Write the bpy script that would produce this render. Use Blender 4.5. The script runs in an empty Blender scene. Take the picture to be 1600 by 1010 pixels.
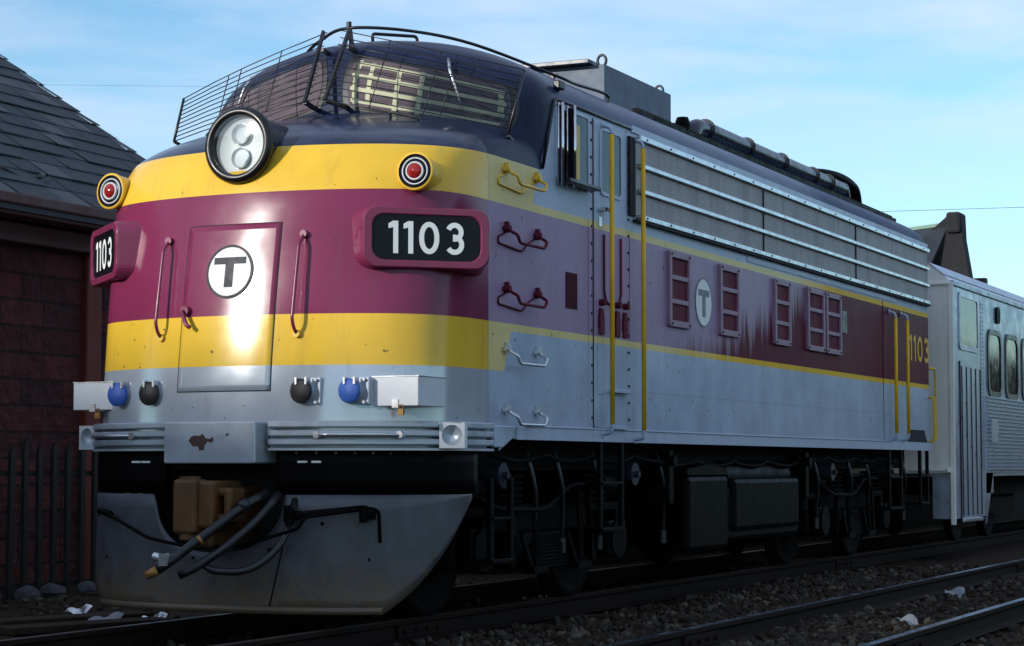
import bpy, bmesh, math, random
from mathutils import Vector, Matrix
random.seed(7)
R = math.radians
PI = math.pi
S = bpy.context.scene
COL = S.collection

# ------------------------------------------------------------------ camera, sky, sun, exposure
cam = bpy.data.cameras.new('camera')
camo = bpy.data.objects.new('camera', cam)
COL.objects.link(camo)
camo.location = (8.139, -12.710, 1.157)
camo.rotation_euler = (R(90 + 3.9076), 0, R(24.765))
cam.sensor_width = 36.0
cam.lens = 73.29
cam.clip_start = 0.1
cam.clip_end = 3000
S.camera = camo

SUN_AZ, SUN_EL = 27.5, 17.5          # to the left of the engine's nose, degrees above the horizon
W_ = bpy.data.worlds.new('World')
S.world = W_
W_.use_nodes = True
wn, wl = W_.node_tree.nodes, W_.node_tree.links
bg = wn['Background']
bg.inputs['Strength'].default_value = 0.14
sky = wn.new('ShaderNodeTexSky')
sky.sky_type = 'NISHITA'
sky.sun_disc = False
sky.sun_elevation = R(SUN_EL)
sky.sun_rotation = R(180 + SUN_AZ)
sky.air_density = 1.0
sky.dust_density = 0.3
sky.ozone_density = 2.5
tc = wn.new('ShaderNodeTexCoord')
mp = wn.new('ShaderNodeMapping')
mp.inputs['Scale'].default_value = (2.2, 2.2, 11.0)
mp.inputs['Rotation'].default_value = (R(4), R(5), 0)
nz = wn.new('ShaderNodeTexNoise')
nz.inputs['Scale'].default_value = 2.3
nz.inputs['Detail'].default_value = 7
nz.inputs['Roughness'].default_value = 0.55
nz.inputs['Distortion'].default_value = 0.4
wl.new(tc.outputs['Generated'], mp.inputs['Vector'])
wl.new(mp.outputs['Vector'], nz.inputs['Vector'])
cr = wn.new('ShaderNodeValToRGB')
cr.color_ramp.elements[0].position = 0.33
cr.color_ramp.elements[0].color = (0, 0, 0, 1)
cr.color_ramp.elements[1].position = 0.62
cr.color_ramp.elements[1].color = (1, 1, 1, 1)
wl.new(nz.outputs['Fac'], cr.inputs['Fac'])
sep = wn.new('ShaderNodeSeparateXYZ')
wl.new(tc.outputs['Generated'], sep.inputs[0])
hr = wn.new('ShaderNodeMapRange')
hr.inputs['From Min'].default_value = 0.08
hr.inputs['From Max'].default_value = 0.24
hr.inputs['To Min'].default_value = 0.0
hr.inputs['To Max'].default_value = 0.8
wl.new(sep.outputs['Z'], hr.inputs['Value'])
mm = wn.new('ShaderNodeMath'); mm.operation = 'MULTIPLY'
wl.new(cr.outputs['Color'], mm.inputs[0]); wl.new(hr.outputs['Result'], mm.inputs[1])
tint = wn.new('ShaderNodeMix'); tint.data_type = 'RGBA'; tint.blend_type = 'MULTIPLY'
tint.inputs[0].default_value = 1.0
tint.inputs[7].default_value = (0.82, 1.0, 1.06, 1)
wl.new(sky.outputs['Color'], tint.inputs[6])
cm = wn.new('ShaderNodeMix'); cm.data_type = 'RGBA'
wl.new(mm.outputs[0], cm.inputs[0])
wl.new(tint.outputs[2], cm.inputs[6])
cm.inputs[7].default_value = (4.3, 4.75, 5.7, 1)
wl.new(cm.outputs[2], bg.inputs['Color'])

sl = bpy.data.lights.new('sun', 'SUN')
sl.energy = 3.0
sl.angle = R(1.5)
sl.color = (1.0, 0.95, 0.87)
so = bpy.data.objects.new('sun', sl)
COL.objects.link(so)
tosun = Vector((-math.sin(R(SUN_AZ)) * math.cos(R(SUN_EL)), -math.cos(R(SUN_AZ)) * math.cos(R(SUN_EL)), math.sin(R(SUN_EL))))
so.rotation_euler = tosun.to_track_quat('Z', 'Y').to_euler()
so.location = tosun * 60

S.view_settings.view_transform = 'Standard'
S.view_settings.look = 'None'
S.view_settings.gamma = 1
S.view_settings.exposure = 0.42

# ------------------------------------------------------------------ helpers
def lin(r, g, b):
    f = lambda c: (c / 255 / 12.92) if c / 255 <= 0.04045 else ((c / 255 + 0.055) / 1.055) ** 2.4
    return (f(r), f(g), f(b), 1)

def interp(tab, v):
    if v <= tab[0][0]: return tab[0][1]
    for (a, b), (c, d) in zip(tab, tab[1:]):
        if v <= c:
            return b + (d - b) * (v - a) / (c - a)
    return tab[-1][1]

def smooth_tab(tab):                       # monotone cubic through a table
    xs = [t[0] for t in tab]; ys = [t[1] for t in tab]
    n = len(xs)
    d = [(ys[i + 1] - ys[i]) / (xs[i + 1] - xs[i]) for i in range(n - 1)]
    m = [d[0]] + [0 if d[i - 1] * d[i] <= 0 else 2 * d[i - 1] * d[i] / (d[i - 1] + d[i]) for i in range(1, n - 1)] + [d[-1]]
    def f(v):
        if v <= xs[0]: return ys[0]
        if v >= xs[-1]: return ys[-1]
        for i in range(n - 1):
            if v <= xs[i + 1]:
                h = xs[i + 1] - xs[i]; t = (v - xs[i]) / h
                return (2*t**3 - 3*t*t + 1) * ys[i] + (t**3 - 2*t*t + t) * h * m[i] + (-2*t**3 + 3*t*t) * ys[i + 1] + (t**3 - t*t) * h * m[i + 1]
    return f

SPLIT = {'grille_bolts', 'vent_screws', 'door_rivets', 'plough_bolts', 'stencil_marks', 'joint_bar', 'swing_hanger', 'grille_bar', 'door_gap', 'cap_hinge', 'coil_spring', 'step_niche', 'foot_ledge', 'rail_mount', 'door_post', 'window_guard', 'headlight_lamp', 'lifting_eye', 'pipe_clamp', 'guard_post', 'door_fold_line', 'end_trim', 'door_seam', 'coach_truck', 'window', 'deflector_frame', 'side_sill', 'chipped_paint_patch', 'snow_guard', 'fence_rail', 'marker_ring', 'door_handle', 'wall', 'ground', 'hose_coupling', 'uncoupling_lever', 'hose_valve', 'coach_rivets'}
class MB:
    def __init__(s): s.v = []; s.f = []; s.m = []; s.sm = []
    def add(s, vs, fs, mi=0, smooth=False):
        o = len(s.v); s.v += [tuple(p) for p in vs]
        for f in fs:
            s.f.append([i + o for i in f]); s.m.append(mi); s.sm.append(smooth)
        return s
    def box(s, c, d, M=None, mi=0):
        x, y, z = d[0] / 2, d[1] / 2, d[2] / 2
        vs = [Vector(p) for p in ((-x,-y,-z),(x,-y,-z),(x,y,-z),(-x,y,-z),(-x,-y,z),(x,-y,z),(x,y,z),(-x,y,z))]
        if M: vs = [M @ p for p in vs]
        vs = [p + Vector(c) for p in vs]
        return s.add(vs, [(0,3,2,1),(4,5,6,7),(0,1,5,4),(1,2,6,5),(2,3,7,6),(3,0,4,7)], mi)
    def bx(s, x0, x1, y0, y1, z0, z1, mi=0):
        return s.box(((x0+x1)/2, (y0+y1)/2, (z0+z1)/2), (abs(x1-x0), abs(y1-y0), abs(z1-z0)), None, mi)
    def bar(s, a, b, w, h, mi=0):
        a, b = Vector(a), Vector(b); d = b - a
        q = d.to_track_quat('X', 'Z').to_matrix()
        return s.box((a + b) / 2, (d.length, w, h), q, mi)
    def tube(s, pts, r, n=8, mi=0, cap=True, closed=False):
        pts = [Vector(p) for p in pts]; N = len(pts); rings = []
        up = None
        for i, p in enumerate(pts):
            if closed: t = pts[(i + 1) % N] - pts[i - 1]
            else: t = pts[min(i + 1, N - 1)] - pts[max(i - 1, 0)]
            t.normalize()
            if up is None:
                up = Vector((0, 0, 1)) if abs(t.z) < .9 else Vector((0, 1, 0))
            u = up - t * up.dot(t)
            if u.length < 1e-4: u = t.orthogonal()
            u.normalize(); up = u; w = t.cross(u)
            rr = r[i] if isinstance(r, (list, tuple)) else r
            rings.append([p + (u * math.cos(2*PI*k/n) + w * math.sin(2*PI*k/n)) * rr for k in range(n)])
        vs = [q for g in rings for q in g]; fs = []
        for i in range(N if closed else N - 1):
            j = (i + 1) % N
            for k in range(n):
                fs.append((i*n + k, i*n + (k+1) % n, j*n + (k+1) % n, j*n + k))
        if cap and not closed:
            fs.append(tuple(range(n - 1, -1, -1))); fs.append(tuple((N-1)*n + k for k in range(n)))
        return s.add(vs, fs, mi, True)
    def cyl(s, a, b, r, n=16, r2=None, mi=0):
        a, b = Vector(a), Vector(b); t = (b - a).normalized(); u = t.orthogonal().normalized(); w = t.cross(u)
        r2 = r if r2 is None else r2
        ring = lambda p, q: [p + (u*math.cos(2*PI*k/n) + w*math.sin(2*PI*k/n))*q for k in range(n)]
        s.add(ring(a, r) + ring(b, r2), [(k, (k+1) % n, n+(k+1) % n, n+k) for k in range(n)], mi, True)
        s.add(ring(a, r), [tuple(range(n-1, -1, -1))], mi); s.add(ring(b, r2), [tuple(range(n))], mi)
        return s
    def lathe(s, prof, o, axis, n=24, mi=0):       # prof: (radius, distance along axis)
        o = Vector(o); t = Vector(axis).normalized(); u = t.orthogonal().normalized(); w = t.cross(u)
        vs = [o + t*d + (u*math.cos(2*PI*k/n) + w*math.sin(2*PI*k/n))*max(r, 1e-4) for r, d in prof for k in range(n)]
        fs = [(i*n+k, i*n+(k+1) % n, (i+1)*n+(k+1) % n, (i+1)*n+k) for i in range(len(prof)-1) for k in range(n)]
        return s.add(vs, fs, mi, True)
    def grid(s, fn, nu, nv, mi=0, smooth=True, flip=False):
        vs = [fn(i / nu, j / nv) for j in range(nv + 1) for i in range(nu + 1)]
        fs = []
        for j in range(nv):
            for i in range(nu):
                a = j*(nu+1)+i; q = (a, a+1, a+nu+2, a+nu+1)
                fs.append(q[::-1] if flip else q)
        return s.add(vs, fs, mi, smooth)
    def prism(s, poly, O, U, V, N, depth, mi=0):   # polygon in plane O,U,V pushed along N
        O, U, V, N = map(Vector, (O, U, V, N)); n = len(poly)
        a = [O + U*p[0] + V*p[1] for p in poly]; b = [p + N*depth for p in a]
        return s.add(a + b, [tuple(range(n-1, -1, -1)), tuple(range(n, 2*n))] + [(k, (k+1) % n, n+(k+1) % n, n+k) for k in range(n)], mi)
    def frame(s, outer, inner, O, U, V, N, depth, mi=0):
        O, U, V, N = map(Vector, (O, U, V, N)); n = len(outer)
        P = lambda p, d: O + U*p[0] + V*p[1] + N*d
        vs = [P(p, 0) for p in outer] + [P(p, depth) for p in outer] + [P(p, depth) for p in inner] + [P(p, 0) for p in inner]
        fs = []
        for g in range(3):
            for k in range(n):
                fs.append((g*n+k, g*n+(k+1) % n, (g+1)*n+(k+1) % n, (g+1)*n+k))
        return s.add(vs, fs, mi)
    def pieces(s, tol=.004):
        par = list(range(len(s.v)))
        def find(a):
            while par[a] != a: par[a] = par[par[a]]; a = par[a]
            return a
        for f in s.f:
            for i in f[1:]: par[find(i)] = find(f[0])
        comp = {}
        for i in range(len(s.v)): comp.setdefault(find(i), []).append(i)
        items = []
        for k, idx in comp.items():
            lo = [min(s.v[i][a] for i in idx) - tol for a in range(3)]; hi = [max(s.v[i][a] for i in idx) + tol for a in range(3)]
            items.append([{k}, lo, hi])
        merged = True
        while merged:
            merged = False; out = []
            for it in items:
                for o in out:
                    if all(it[1][a] <= o[2][a] and it[2][a] >= o[1][a] for a in range(3)):
                        o[0] |= it[0]; o[1] = [min(p, q) for p, q in zip(o[1], it[1])]; o[2] = [max(p, q) for p, q in zip(o[2], it[2])]; merged = True; break
                else: out.append(it)
            items = out
        res = []
        for ks, _, _ in items:
            m = MB(); mp = {}
            for f, mi, sm in zip(s.f, s.m, s.sm):
                if find(f[0]) in ks:
                    g = []
                    for i in f:
                        if i not in mp: mp[i] = len(m.v); m.v.append(s.v[i])
                        g.append(mp[i])
                    m.f.append(g); m.m.append(mi); m.sm.append(sm)
            res.append(m)
        return res
    def build(s, name, mats, parent=None, bevel=0, solid=0, label=None, fixn=True, loc=None, whole=False):
        if not whole and parent and name in SPLIT:
            ps_ = s.pieces()
            if len(ps_) > 1:
                one = {'grille_bolts': 'bolt', 'vent_screws': 'screw', 'door_rivets': 'rivet', 'plough_bolts': 'bolt', 'stencil_marks': 'stencil_mark'}.get(name, name)
                return [p.build(one, mats, parent, bevel, solid, label, fixn, loc, True) for p in ps_][0]
        me = bpy.data.meshes.new(name)
        me.from_pydata(s.v, [], s.f); me.update()
        mats = mats if isinstance(mats, (list, tuple)) else [mats]
        for m in mats: me.materials.append(m)
        me.polygons.foreach_set('material_index', s.m)
        me.polygons.foreach_set('use_smooth', s.sm)
        if fixn:
            bm = bmesh.new(); bm.from_mesh(me); bmesh.ops.recalc_face_normals(bm, faces=bm.faces); bm.to_mesh(me); bm.free()
        o = bpy.data.objects.new(name, me); COL.objects.link(o)
        if parent: o.parent = parent
        if loc: o.location = loc
        if solid:
            k = o.modifiers.new('solid', 'SOLIDIFY'); k.thickness = solid; k.offset = 0
        if bevel:
            k = o.modifiers.new('bevel', 'BEVEL'); k.width = bevel; k.segments = 2; k.limit_method = 'ANGLE'; k.angle_limit = R(40)
        if label: o['label'] = label
        return o

def rrect(w, h, r, n=5, cx=0, cy=0):
    pts = []
    for sx, sy, a0 in ((1, -1, -90), (1, 1, 0), (-1, 1, 90), (-1, -1, 180)):
        for k in range(n + 1):
            a = R(a0 + 90 * k / n)
            pts.append((cx + sx*(w/2 - r) + r*math.cos(a), cy + sy*(h/2 - r) + r*math.sin(a)))
    return pts

def arcpath(pts, r, n=5):                         # polyline with rounded corners
    pts = [Vector(p) for p in pts]; out = [pts[0]]
    for a, b, c in zip(pts, pts[1:], pts[2:]):
        u = (a - b); v = (c - b); k = min(r, u.length * .49, v.length * .49)
        p, q = b + u.normalized()*k, b + v.normalized()*k
        for i in range(n + 1):
            t = i / n; out.append(p*(1-t)**2 + b*2*t*(1-t) + q*t*t)
    out.append(pts[-1]); return out

def thing(name, label, cat, loc=(0, 0, 0), rz=0, group=None):
    o = bpy.data.objects.new(name, None); COL.objects.link(o)
    o.location = loc; o.rotation_euler = (0, 0, rz); o.empty_display_size = .3
    o['label'] = label; o['category'] = cat
    if group: o['group'] = group
    return o
def tag(o, label=None, cat=None, group=None, kind=None):
    if label: o['label'] = label
    if cat: o['category'] = cat
    if group: o['group'] = group
    if kind: o['kind'] = kind
    return o
def dup(o, parent=None, **kw):
    c = o.copy(); COL.objects.link(c); c.parent = parent
    for ch in list(o.children): dup(ch, c)
    return c

# ------------------------------------------------------------------ materials
def pbr(name, col, rough=.5, metal=0.0, var=.12, scale=7.0, bump=0.0, bscale=40.0, rvar=.1, streak=1.0, spec=.5, dirt=None, dirtamt=.0):
    m = bpy.data.materials.new(name); m.use_nodes = True
    n, l = m.node_tree.nodes, m.node_tree.links
    b = n['Principled BSDF']
    b.inputs['Metallic'].default_value = metal
    b.inputs['Specular IOR Level'].default_value = spec
    t = n.new('ShaderNodeTexCoord'); mp = n.new('ShaderNodeMapping')
    mp.inputs['Scale'].default_value = (1, 1, 1 / streak)
    l.new(t.outputs['Object'], mp.inputs['Vector'])
    nz = n.new('ShaderNodeTexNoise'); nz.inputs['Scale'].default_value = scale; nz.inputs['Detail'].default_value = 6
    nz.inputs['Roughness'].default_value = .62
    l.new(mp.outputs['Vector'], nz.inputs['Vector'])
    mr = n.new('ShaderNodeMapRange')
    mr.inputs['From Min'].default_value = .3; mr.inputs['From Max'].default_value = .7
    mr.inputs['To Min'].default_value = 1 - var; mr.inputs['To Max'].default_value = 1 + var
    l.new(nz.outputs['Fac'], mr.inputs['Value'])
    mx = n.new('ShaderNodeVectorMath'); mx.operation = 'SCALE'
    mx.inputs[0].default_value = col[:3]; l.new(mr.outputs['Result'], mx.inputs['Scale'])
    out = mx.outputs[0]
    if dirt:
        n2 = n.new('ShaderNodeTexNoise'); n2.inputs['Scale'].default_value = scale * .45; n2.inputs['Detail'].default_value = 8
        n2.inputs['Roughness'].default_value = .7
        l.new(mp.outputs['Vector'], n2.inputs['Vector'])
        r2 = n.new('ShaderNodeMapRange'); r2.inputs['From Min'].default_value = .45; r2.inputs['From Max'].default_value = .75
        r2.inputs['To Max'].default_value = dirtamt
        l.new(n2.outputs['Fac'], r2.inputs['Value'])
        mi = n.new('ShaderNodeMix'); mi.data_type = 'RGBA'; l.new(r2.outputs['Result'], mi.inputs[0])
        l.new(out, mi.inputs[6]); mi.inputs[7].default_value = dirt; out = mi.outputs[2]
    l.new(out, b.inputs['Base Color'])
    rr = n.new('ShaderNodeMapRange')
    rr.inputs['From Min'].default_value = .3; rr.inputs['From Max'].default_value = .7
    rr.inputs['To Min'].default_value = max(.03, rough - rvar); rr.inputs['To Max'].default_value = min(1, rough + rvar)
    l.new(nz.outputs['Fac'], rr.inputs['Value']); l.new(rr.outputs['Result'], b.inputs['Roughness'])
    if bump:
        nb = n.new('ShaderNodeTexNoise'); nb.inputs['Scale'].default_value = bscale; nb.inputs['Detail'].default_value = 4
        l.new(t.outputs['Object'], nb.inputs['Vector'])
        bp = n.new('ShaderNodeBump'); bp.inputs['Strength'].default_value = bump; bp.inputs['Distance'].default_value = .02
        l.new(nb.outputs['Fac'], bp.inputs['Height']); l.new(bp.outputs['Normal'], b.inputs['Normal'])
    return m

MAROON = lin(118, 43, 75); YELLOW = lin(222, 180, 58); SILVER = lin(176, 184, 194); NAVY = lin(29, 36, 56)
M = dict(
    maroon=pbr('maroon_paint', MAROON, .3, var=.1),
    maroon_dark=pbr('dark_maroon_paint', lin(92, 30, 48), .6, var=.15, streak=4, spec=.12),
    maroon_deep=pbr('deep_maroon_paint', lin(66, 20, 34), .6, var=.1, spec=.05),
    drum=pbr('grey_drum_paint', lin(42, 46, 58), .35, .2, var=.2, spec=.4),
    yellow=pbr('yellow_paint', YELLOW, .35, var=.08),
    yellow_rail=pbr('yellow_handrail_paint', lin(226, 176, 40), .5, var=.12, spec=.25),
    yellow_pale=pbr('faded_yellow_paint', lin(205, 180, 100), .5, var=.12),
    silver=pbr('silver_paint', SILVER, .38, .35, var=.08),
    silver_side=pbr('weathered_silver_paint', lin(168, 180, 200), .45, .2, var=.1, streak=5),
    bright=pbr('bright_silver_metal', lin(205, 208, 212), .3, .75, var=.08),
    box=pbr('pale_grey_box_paint', lin(196, 200, 206), .5, .1, var=.06),
    navy=pbr('navy_paint', NAVY, .3, var=.15),
    roof=pbr('dusty_sky_sheen_navy', lin(48, 58, 86), .4, var=.2, streak=.4),  # navy lightened for dust and for sky sheen put into the colour
    black=pbr('black_paint', lin(16, 16, 20), .35, var=.2),
    grime=pbr('grimy_black_steel', lin(12, 10, 11), .75, 0, var=.35, dirt=lin(24, 18, 16), dirtamt=.5, spec=.1),
    grime2=pbr('dusty_black_steel', lin(8, 7, 9), .5, 0, var=.3, dirt=lin(18, 13, 11), dirtamt=.4, spec=.05),
    pilot=pbr('worn_plough_steel', lin(58, 62, 76), .42, .1, var=.22, scale=4, dirt=lin(84, 70, 50), dirtamt=.75, streak=1.6),
    rubber=pbr('hose_rubber', lin(26, 26, 30), .45, var=.2),
    brass=pbr('brass_fitting', lin(150, 110, 60), .45, .5, var=.2),
    gold=pbr('ochre_coupler_paint', lin(92, 60, 28), .6, .1, var=.25, dirt=lin(52, 36, 26), dirtamt=.7),
    chrome=pbr('polished_metal', lin(215, 215, 220), .12, 1.0, var=.04),
    reflector=pbr('satin_reflector', lin(222, 228, 230), .3, .25, var=.05),
    lampwhite=pbr('pale_lamp_plate', lin(226, 230, 230), .5, 0, var=.04),
    white=pbr('white_lettering', lin(222, 226, 226), .5, var=.04, spec=.2),
    tdark=pbr('dark_emblem_grey', lin(46, 48, 58), .45, var=.08, spec=.12),
    tside=pbr('faded_emblem_grey', lin(106, 116, 128), .5, var=.08),
    boardblack=pbr('number_panel_black', lin(18, 18, 26), .3, var=.1, spec=.2),
    blue=pbr('blue_socket_cap', lin(52, 92, 176), .5, var=.1, bump=.2, bscale=60),
    capblack=pbr('black_socket_cap', lin(36, 34, 36), .55, var=.2, bump=.2, bscale=60),
    red=pbr('red_lens', lin(140, 30, 26), .12, var=.1),
    wire=pbr('black_wire', lin(20, 20, 28), .4, var=.1),
    backing=pbr('mauve_pane_backing', lin(98, 84, 90), .7, var=.15, scale=5, spec=.2),
    pane_reflection=pbr('pale_green_reflection', lin(206, 206, 176), .8, var=.12, spec=.05),  # colour of the reflection drawn on the right windscreen
    darkglass=pbr('dark_glass', lin(26, 30, 38), .08, var=.1, spec=.2),
    gap=pbr('dark_gap', lin(16, 16, 20), .8, var=.1),
    rust=pbr('rusty_chipped_paint', lin(74, 52, 48), .8, var=.3),
    railtop=pbr('worn_rail_top', lin(150, 160, 178), .2, .9, var=.1, streak=.2),
    raildull=pbr('dull_rail_top', lin(60, 50, 46), .55, .3, var=.2),
    railside=pbr('rusty_rail_steel', lin(34, 26, 24), .85, 0, var=.3, spec=.1),
    tie=pbr('weathered_sleeper_wood', lin(58, 48, 42), .95, var=.35, scale=9, bump=.4, spec=.05),
    ground=pbr('dirty_ballast', lin(50, 42, 35), .98, var=.5, scale=30, bump=1, bscale=25, spec=.03),
    stone=pbr('ballast_stone', lin(56, 51, 46), .9, spec=.08, var=.35, scale=3),
    paper=pbr('white_litter', lin(138, 142, 148), .9, var=.05),
    rooftile=pbr('slate', lin(50, 54, 62), .7, var=.28, scale=2.2, bump=.2, spec=.25),
    redtrim=pbr('dark_red_trim_paint', lin(66, 28, 26), .6, var=.2, streak=3),
    orange=pbr('orange_brown_trim', lin(98, 38, 24), .7, var=.2, streak=4),
    iron=pbr('iron_fence_paint', lin(32, 34, 32), .6, .2, var=.2),
    lampgrey=pbr('lamp_enamel', lin(70, 78, 90), .4, var=.1),
    coach_white=pbr('coach_end_paint', lin(234, 230, 222), .5, var=.08, streak=6, dirt=lin(150, 130, 105), dirtamt=.25),
    coach_roof=pbr('coach_roof_metal', lin(150, 160, 176), .35, .5, var=.1),
    farstone=pbr('far_brownstone', lin(28, 28, 33), .9, var=.2),
    copper=pbr('green_copper_ridge', lin(110, 140, 125), .7, var=.1),
)
def metal_sheet(name, col, rough, metal, axis_scale, bumpdist, amp):
    m = pbr(name, col, rough, metal, var=.3, scale=6, streak=11, dirt=lin(84, 78, 76), dirtamt=.75)
    n, l = m.node_tree.nodes, m.node_tree.links
    b = n['Principled BSDF']; t = n.new('ShaderNodeTexCoord'); w = n.new('ShaderNodeTexWave')
    w.bands_direction = 'Z'; w.inputs['Scale'].default_value = axis_scale; w.inputs['Distortion'].default_value = 0
    l.new(t.outputs['Object'], w.inputs['Vector'])
    bp = n.new('ShaderNodeBump'); bp.inputs['Strength'].default_value = amp; bp.inputs['Distance'].default_value = bumpdist
    l.new(w.outputs['Fac'], bp.inputs['Height']); l.new(bp.outputs['Normal'], b.inputs['Normal'])
    return m
M['grille'] = metal_sheet('stainless_intake_grille', lin(146, 141, 143), .5, .3, 14, .004, .25)
M['coach_side'] = pbr('coach_stainless_side', lin(168, 178, 194), .33, .6, var=.1, scale=4)

def glass(name, tint=(0.9, 0.95, 1, 1), mixv=.12):
    m = bpy.data.materials.new(name); m.use_nodes = True
    n, l = m.node_tree.nodes, m.node_tree.links
    n.remove(n['Principled BSDF'])
    tr = n.new('ShaderNodeBsdfTransparent'); tr.inputs[0].default_value = tint
    gl = n.new('ShaderNodeBsdfGlossy'); gl.inputs['Roughness'].default_value = .04
    fr = n.new('ShaderNodeFresnel'); fr.inputs[0].default_value = 1.5
    ad = n.new('ShaderNodeMath'); ad.operation = 'ADD'; ad.inputs[1].default_value = mixv; ad.use_clamp = True
    mx = n.new('ShaderNodeMixShader')
    l.new(fr.outputs[0], ad.inputs[0]); l.new(ad.outputs[0], mx.inputs[0]); l.new(tr.outputs[0], mx.inputs[1]); l.new(gl.outputs[0], mx.inputs[2])
    l.new(mx.outputs[0], n['Material Output'].inputs[0])
    return m
M['glass'] = glass('clear_glass', (.94, .95, .96, 1), .0)
M['lens'] = glass('headlight_glass', (.96, .98, 1, 1), .02)

def loco_paint():
    m = bpy.data.materials.new('locomotive_livery'); m.use_nodes = True
    n, l = m.node_tree.nodes, m.node_tree.links
    b = n['Principled BSDF']
    t = n.new('ShaderNodeTexCoord'); sp = n.new('ShaderNodeSeparateXYZ'); l.new(t.outputs['Object'], sp.inputs[0])
    Y, Z, X = sp.outputs['Y'], sp.outputs['Z'], sp.outputs['X']
    def V(v):
        return v
    def op(o, a, c, clamp=False):
        k = n.new('ShaderNodeMath'); k.operation = o; k.use_clamp = clamp
        for i, q in enumerate((a, c)):
            if isinstance(q, (int, float)): k.inputs[i].default_value = q
            else: l.new(q, k.inputs[i])
        return k.outputs[0]
    def ramp(v, a, c, lo=0, hi=1):
        k = n.new('ShaderNodeMapRange'); l.new(v, k.inputs['Value'])
        k.inputs['From Min'].default_value = a; k.inputs['From Max'].default_value = c
        k.inputs['To Min'].default_value = lo; k.inputs['To Max'].default_value = hi
        return k.outputs['Result']
    def gt(a, c): return op('GREATER_THAN', a, c)
    def mul(*q):
        r = q[0]
        for k in q[1:]: r = op('MULTIPLY', r, k)
        return r
    def inv(a): return op('SUBTRACT', 1, a)
    def mix(f, a, c):
        k = n.new('ShaderNodeMix'); k.data_type = 'RGBA'
        if isinstance(f, (int, float)): k.inputs[0].default_value = f
        else: l.new(f, k.inputs[0])
        for i, q in ((6, a), (7, c)):
            if isinstance(q, tuple): k.inputs[i].default_value = q
            else: l.new(q, k.inputs[i])
        return k.outputs[2]
    def noise(scale, mscale, detail=5, rough=.6):
        mp = n.new('ShaderNodeMapping'); mp.inputs['Scale'].default_value = mscale; l.new(t.outputs['Object'], mp.inputs['Vector'])
        k = n.new('ShaderNodeTexNoise'); k.inputs['Scale'].default_value = scale; k.inputs['Detail'].default_value = detail; k.inputs['Roughness'].default_value = rough
        l.new(mp.outputs['Vector'], k.inputs['Vector']); return k.outputs['Fac']
    streak = noise(3.0, (1, 4, .35), 6)
    streak2 = noise(9.0, (1, 3, .12), 5)
    blotch = noise(2.2, (1, 1, 1), 6)
    side = gt(Y, 1.262)
    # where the paint has gone chalky: from the seam back to a ragged, streaky edge
    edge = op('ADD', op('MULTIPLY', op('SUBTRACT', Z, 2.25), 4.6), 6.1)
    edge = op('ADD', edge, op('MULTIPLY', op('SUBTRACT', streak2, .5), 3.2))
    edge = op('ADD', edge, op('MULTIPLY', op('SUBTRACT', streak, .5), 4.5))
    edge = op('MINIMUM', edge, 9.6)
    keep = ramp(op('SUBTRACT', Y, edge), -.9, .7)
    chalk = mul(side, inv(keep), ramp(streak, .2, .75, 1.0, .78))
    chalk = op('MULTIPLY', chalk, 1.0)
    mar = mix(chalk, mix(gt(Y, 5.0), MAROON, lin(92, 32, 52)), lin(156, 134, 164))
    yel = mix(chalk, YELLOW, lin(212, 196, 136))
    sil = mix(side, SILVER, mix(ramp(blotch, .3, .7), lin(160, 174, 196), lin(174, 186, 206)))
    # lower yellow band: broad on the nose with a slanted end, a thin line along the side
    slant = op('SUBTRACT', Y, op('ADD', 1.543, op('MULTIPLY', op('SUBTRACT', Z, 1.868), .376)))
    on_nose = op('LESS_THAN', slant, 0)
    zl = op('ADD', op('MULTIPLY', on_nose, 1.866), op('MULTIPLY', inv(on_nose), 2.176))
    zt = 2.232
    c = mix(mul(gt(Z, zl), inv(gt(Z, zt))), sil, yel)
    c = mix(mul(gt(Z, zt), inv(gt(Z, 3.135))), c, mar)
    slant2 = op('SUBTRACT', Y, op('ADD', 2.042, op('MULTIPLY', op('SUBTRACT', Z, 3.138), .36)))
    on_nose2 = op('LESS_THAN', slant2, 0)
    zu = op('ADD', op('MULTIPLY', on_nose2, 3.485), op('MULTIPLY', inv(on_nose2), 3.196))
    c = mix(mul(gt(Z, 3.135), inv(gt(Z, zu))), c, yel)
    # navy roof and windscreen surround
    post = op('LESS_THAN', op('SUBTRACT', Y, op('ADD', 2.235, op('MULTIPLY', op('SUBTRACT', Z, 3.5), .42))), 0)
    nv = op('MAXIMUM', mul(gt(Z, 3.485), post), gt(Z, 4.085))
    roofc = mix(gt(Y, 2.5), mix(ramp(blotch, .3, .7), NAVY, lin(36, 46, 74)), mix(ramp(blotch, .3, .7), lin(38, 50, 82), lin(54, 66, 98)))  # behind the cab the navy is painted lighter: dust plus sky reflection
    c = mix(nv, c, roofc)
    k = n.new('ShaderNodeMapRange'); l.new(blotch, k.inputs['Value']); k.inputs['From Min'].default_value = .3; k.inputs['From Max'].default_value = .7
    k.inputs['To Min'].default_value = .93; k.inputs['To Max'].default_value = 1.07
    vm = n.new('ShaderNodeVectorMath'); vm.operation = 'SCALE'; l.new(c, vm.inputs[0]); l.new(k.outputs[0], vm.inputs['Scale'])
    # rain-washed grime on the side
    gr = mul(side, ramp(streak2, .55, .85, 0, .2))
    fin = mix(mul(gr, chalk), vm.outputs[0], lin(112, 108, 112))
    # panel seam, stone chips, rusty drips below them
    seam = mul(gt(Y, 1.255), op('LESS_THAN', Y, 1.2635), op('LESS_THAN', Z, 3.485))
    fin = mix(mul(seam, .55), fin, lin(60, 50, 58))
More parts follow.
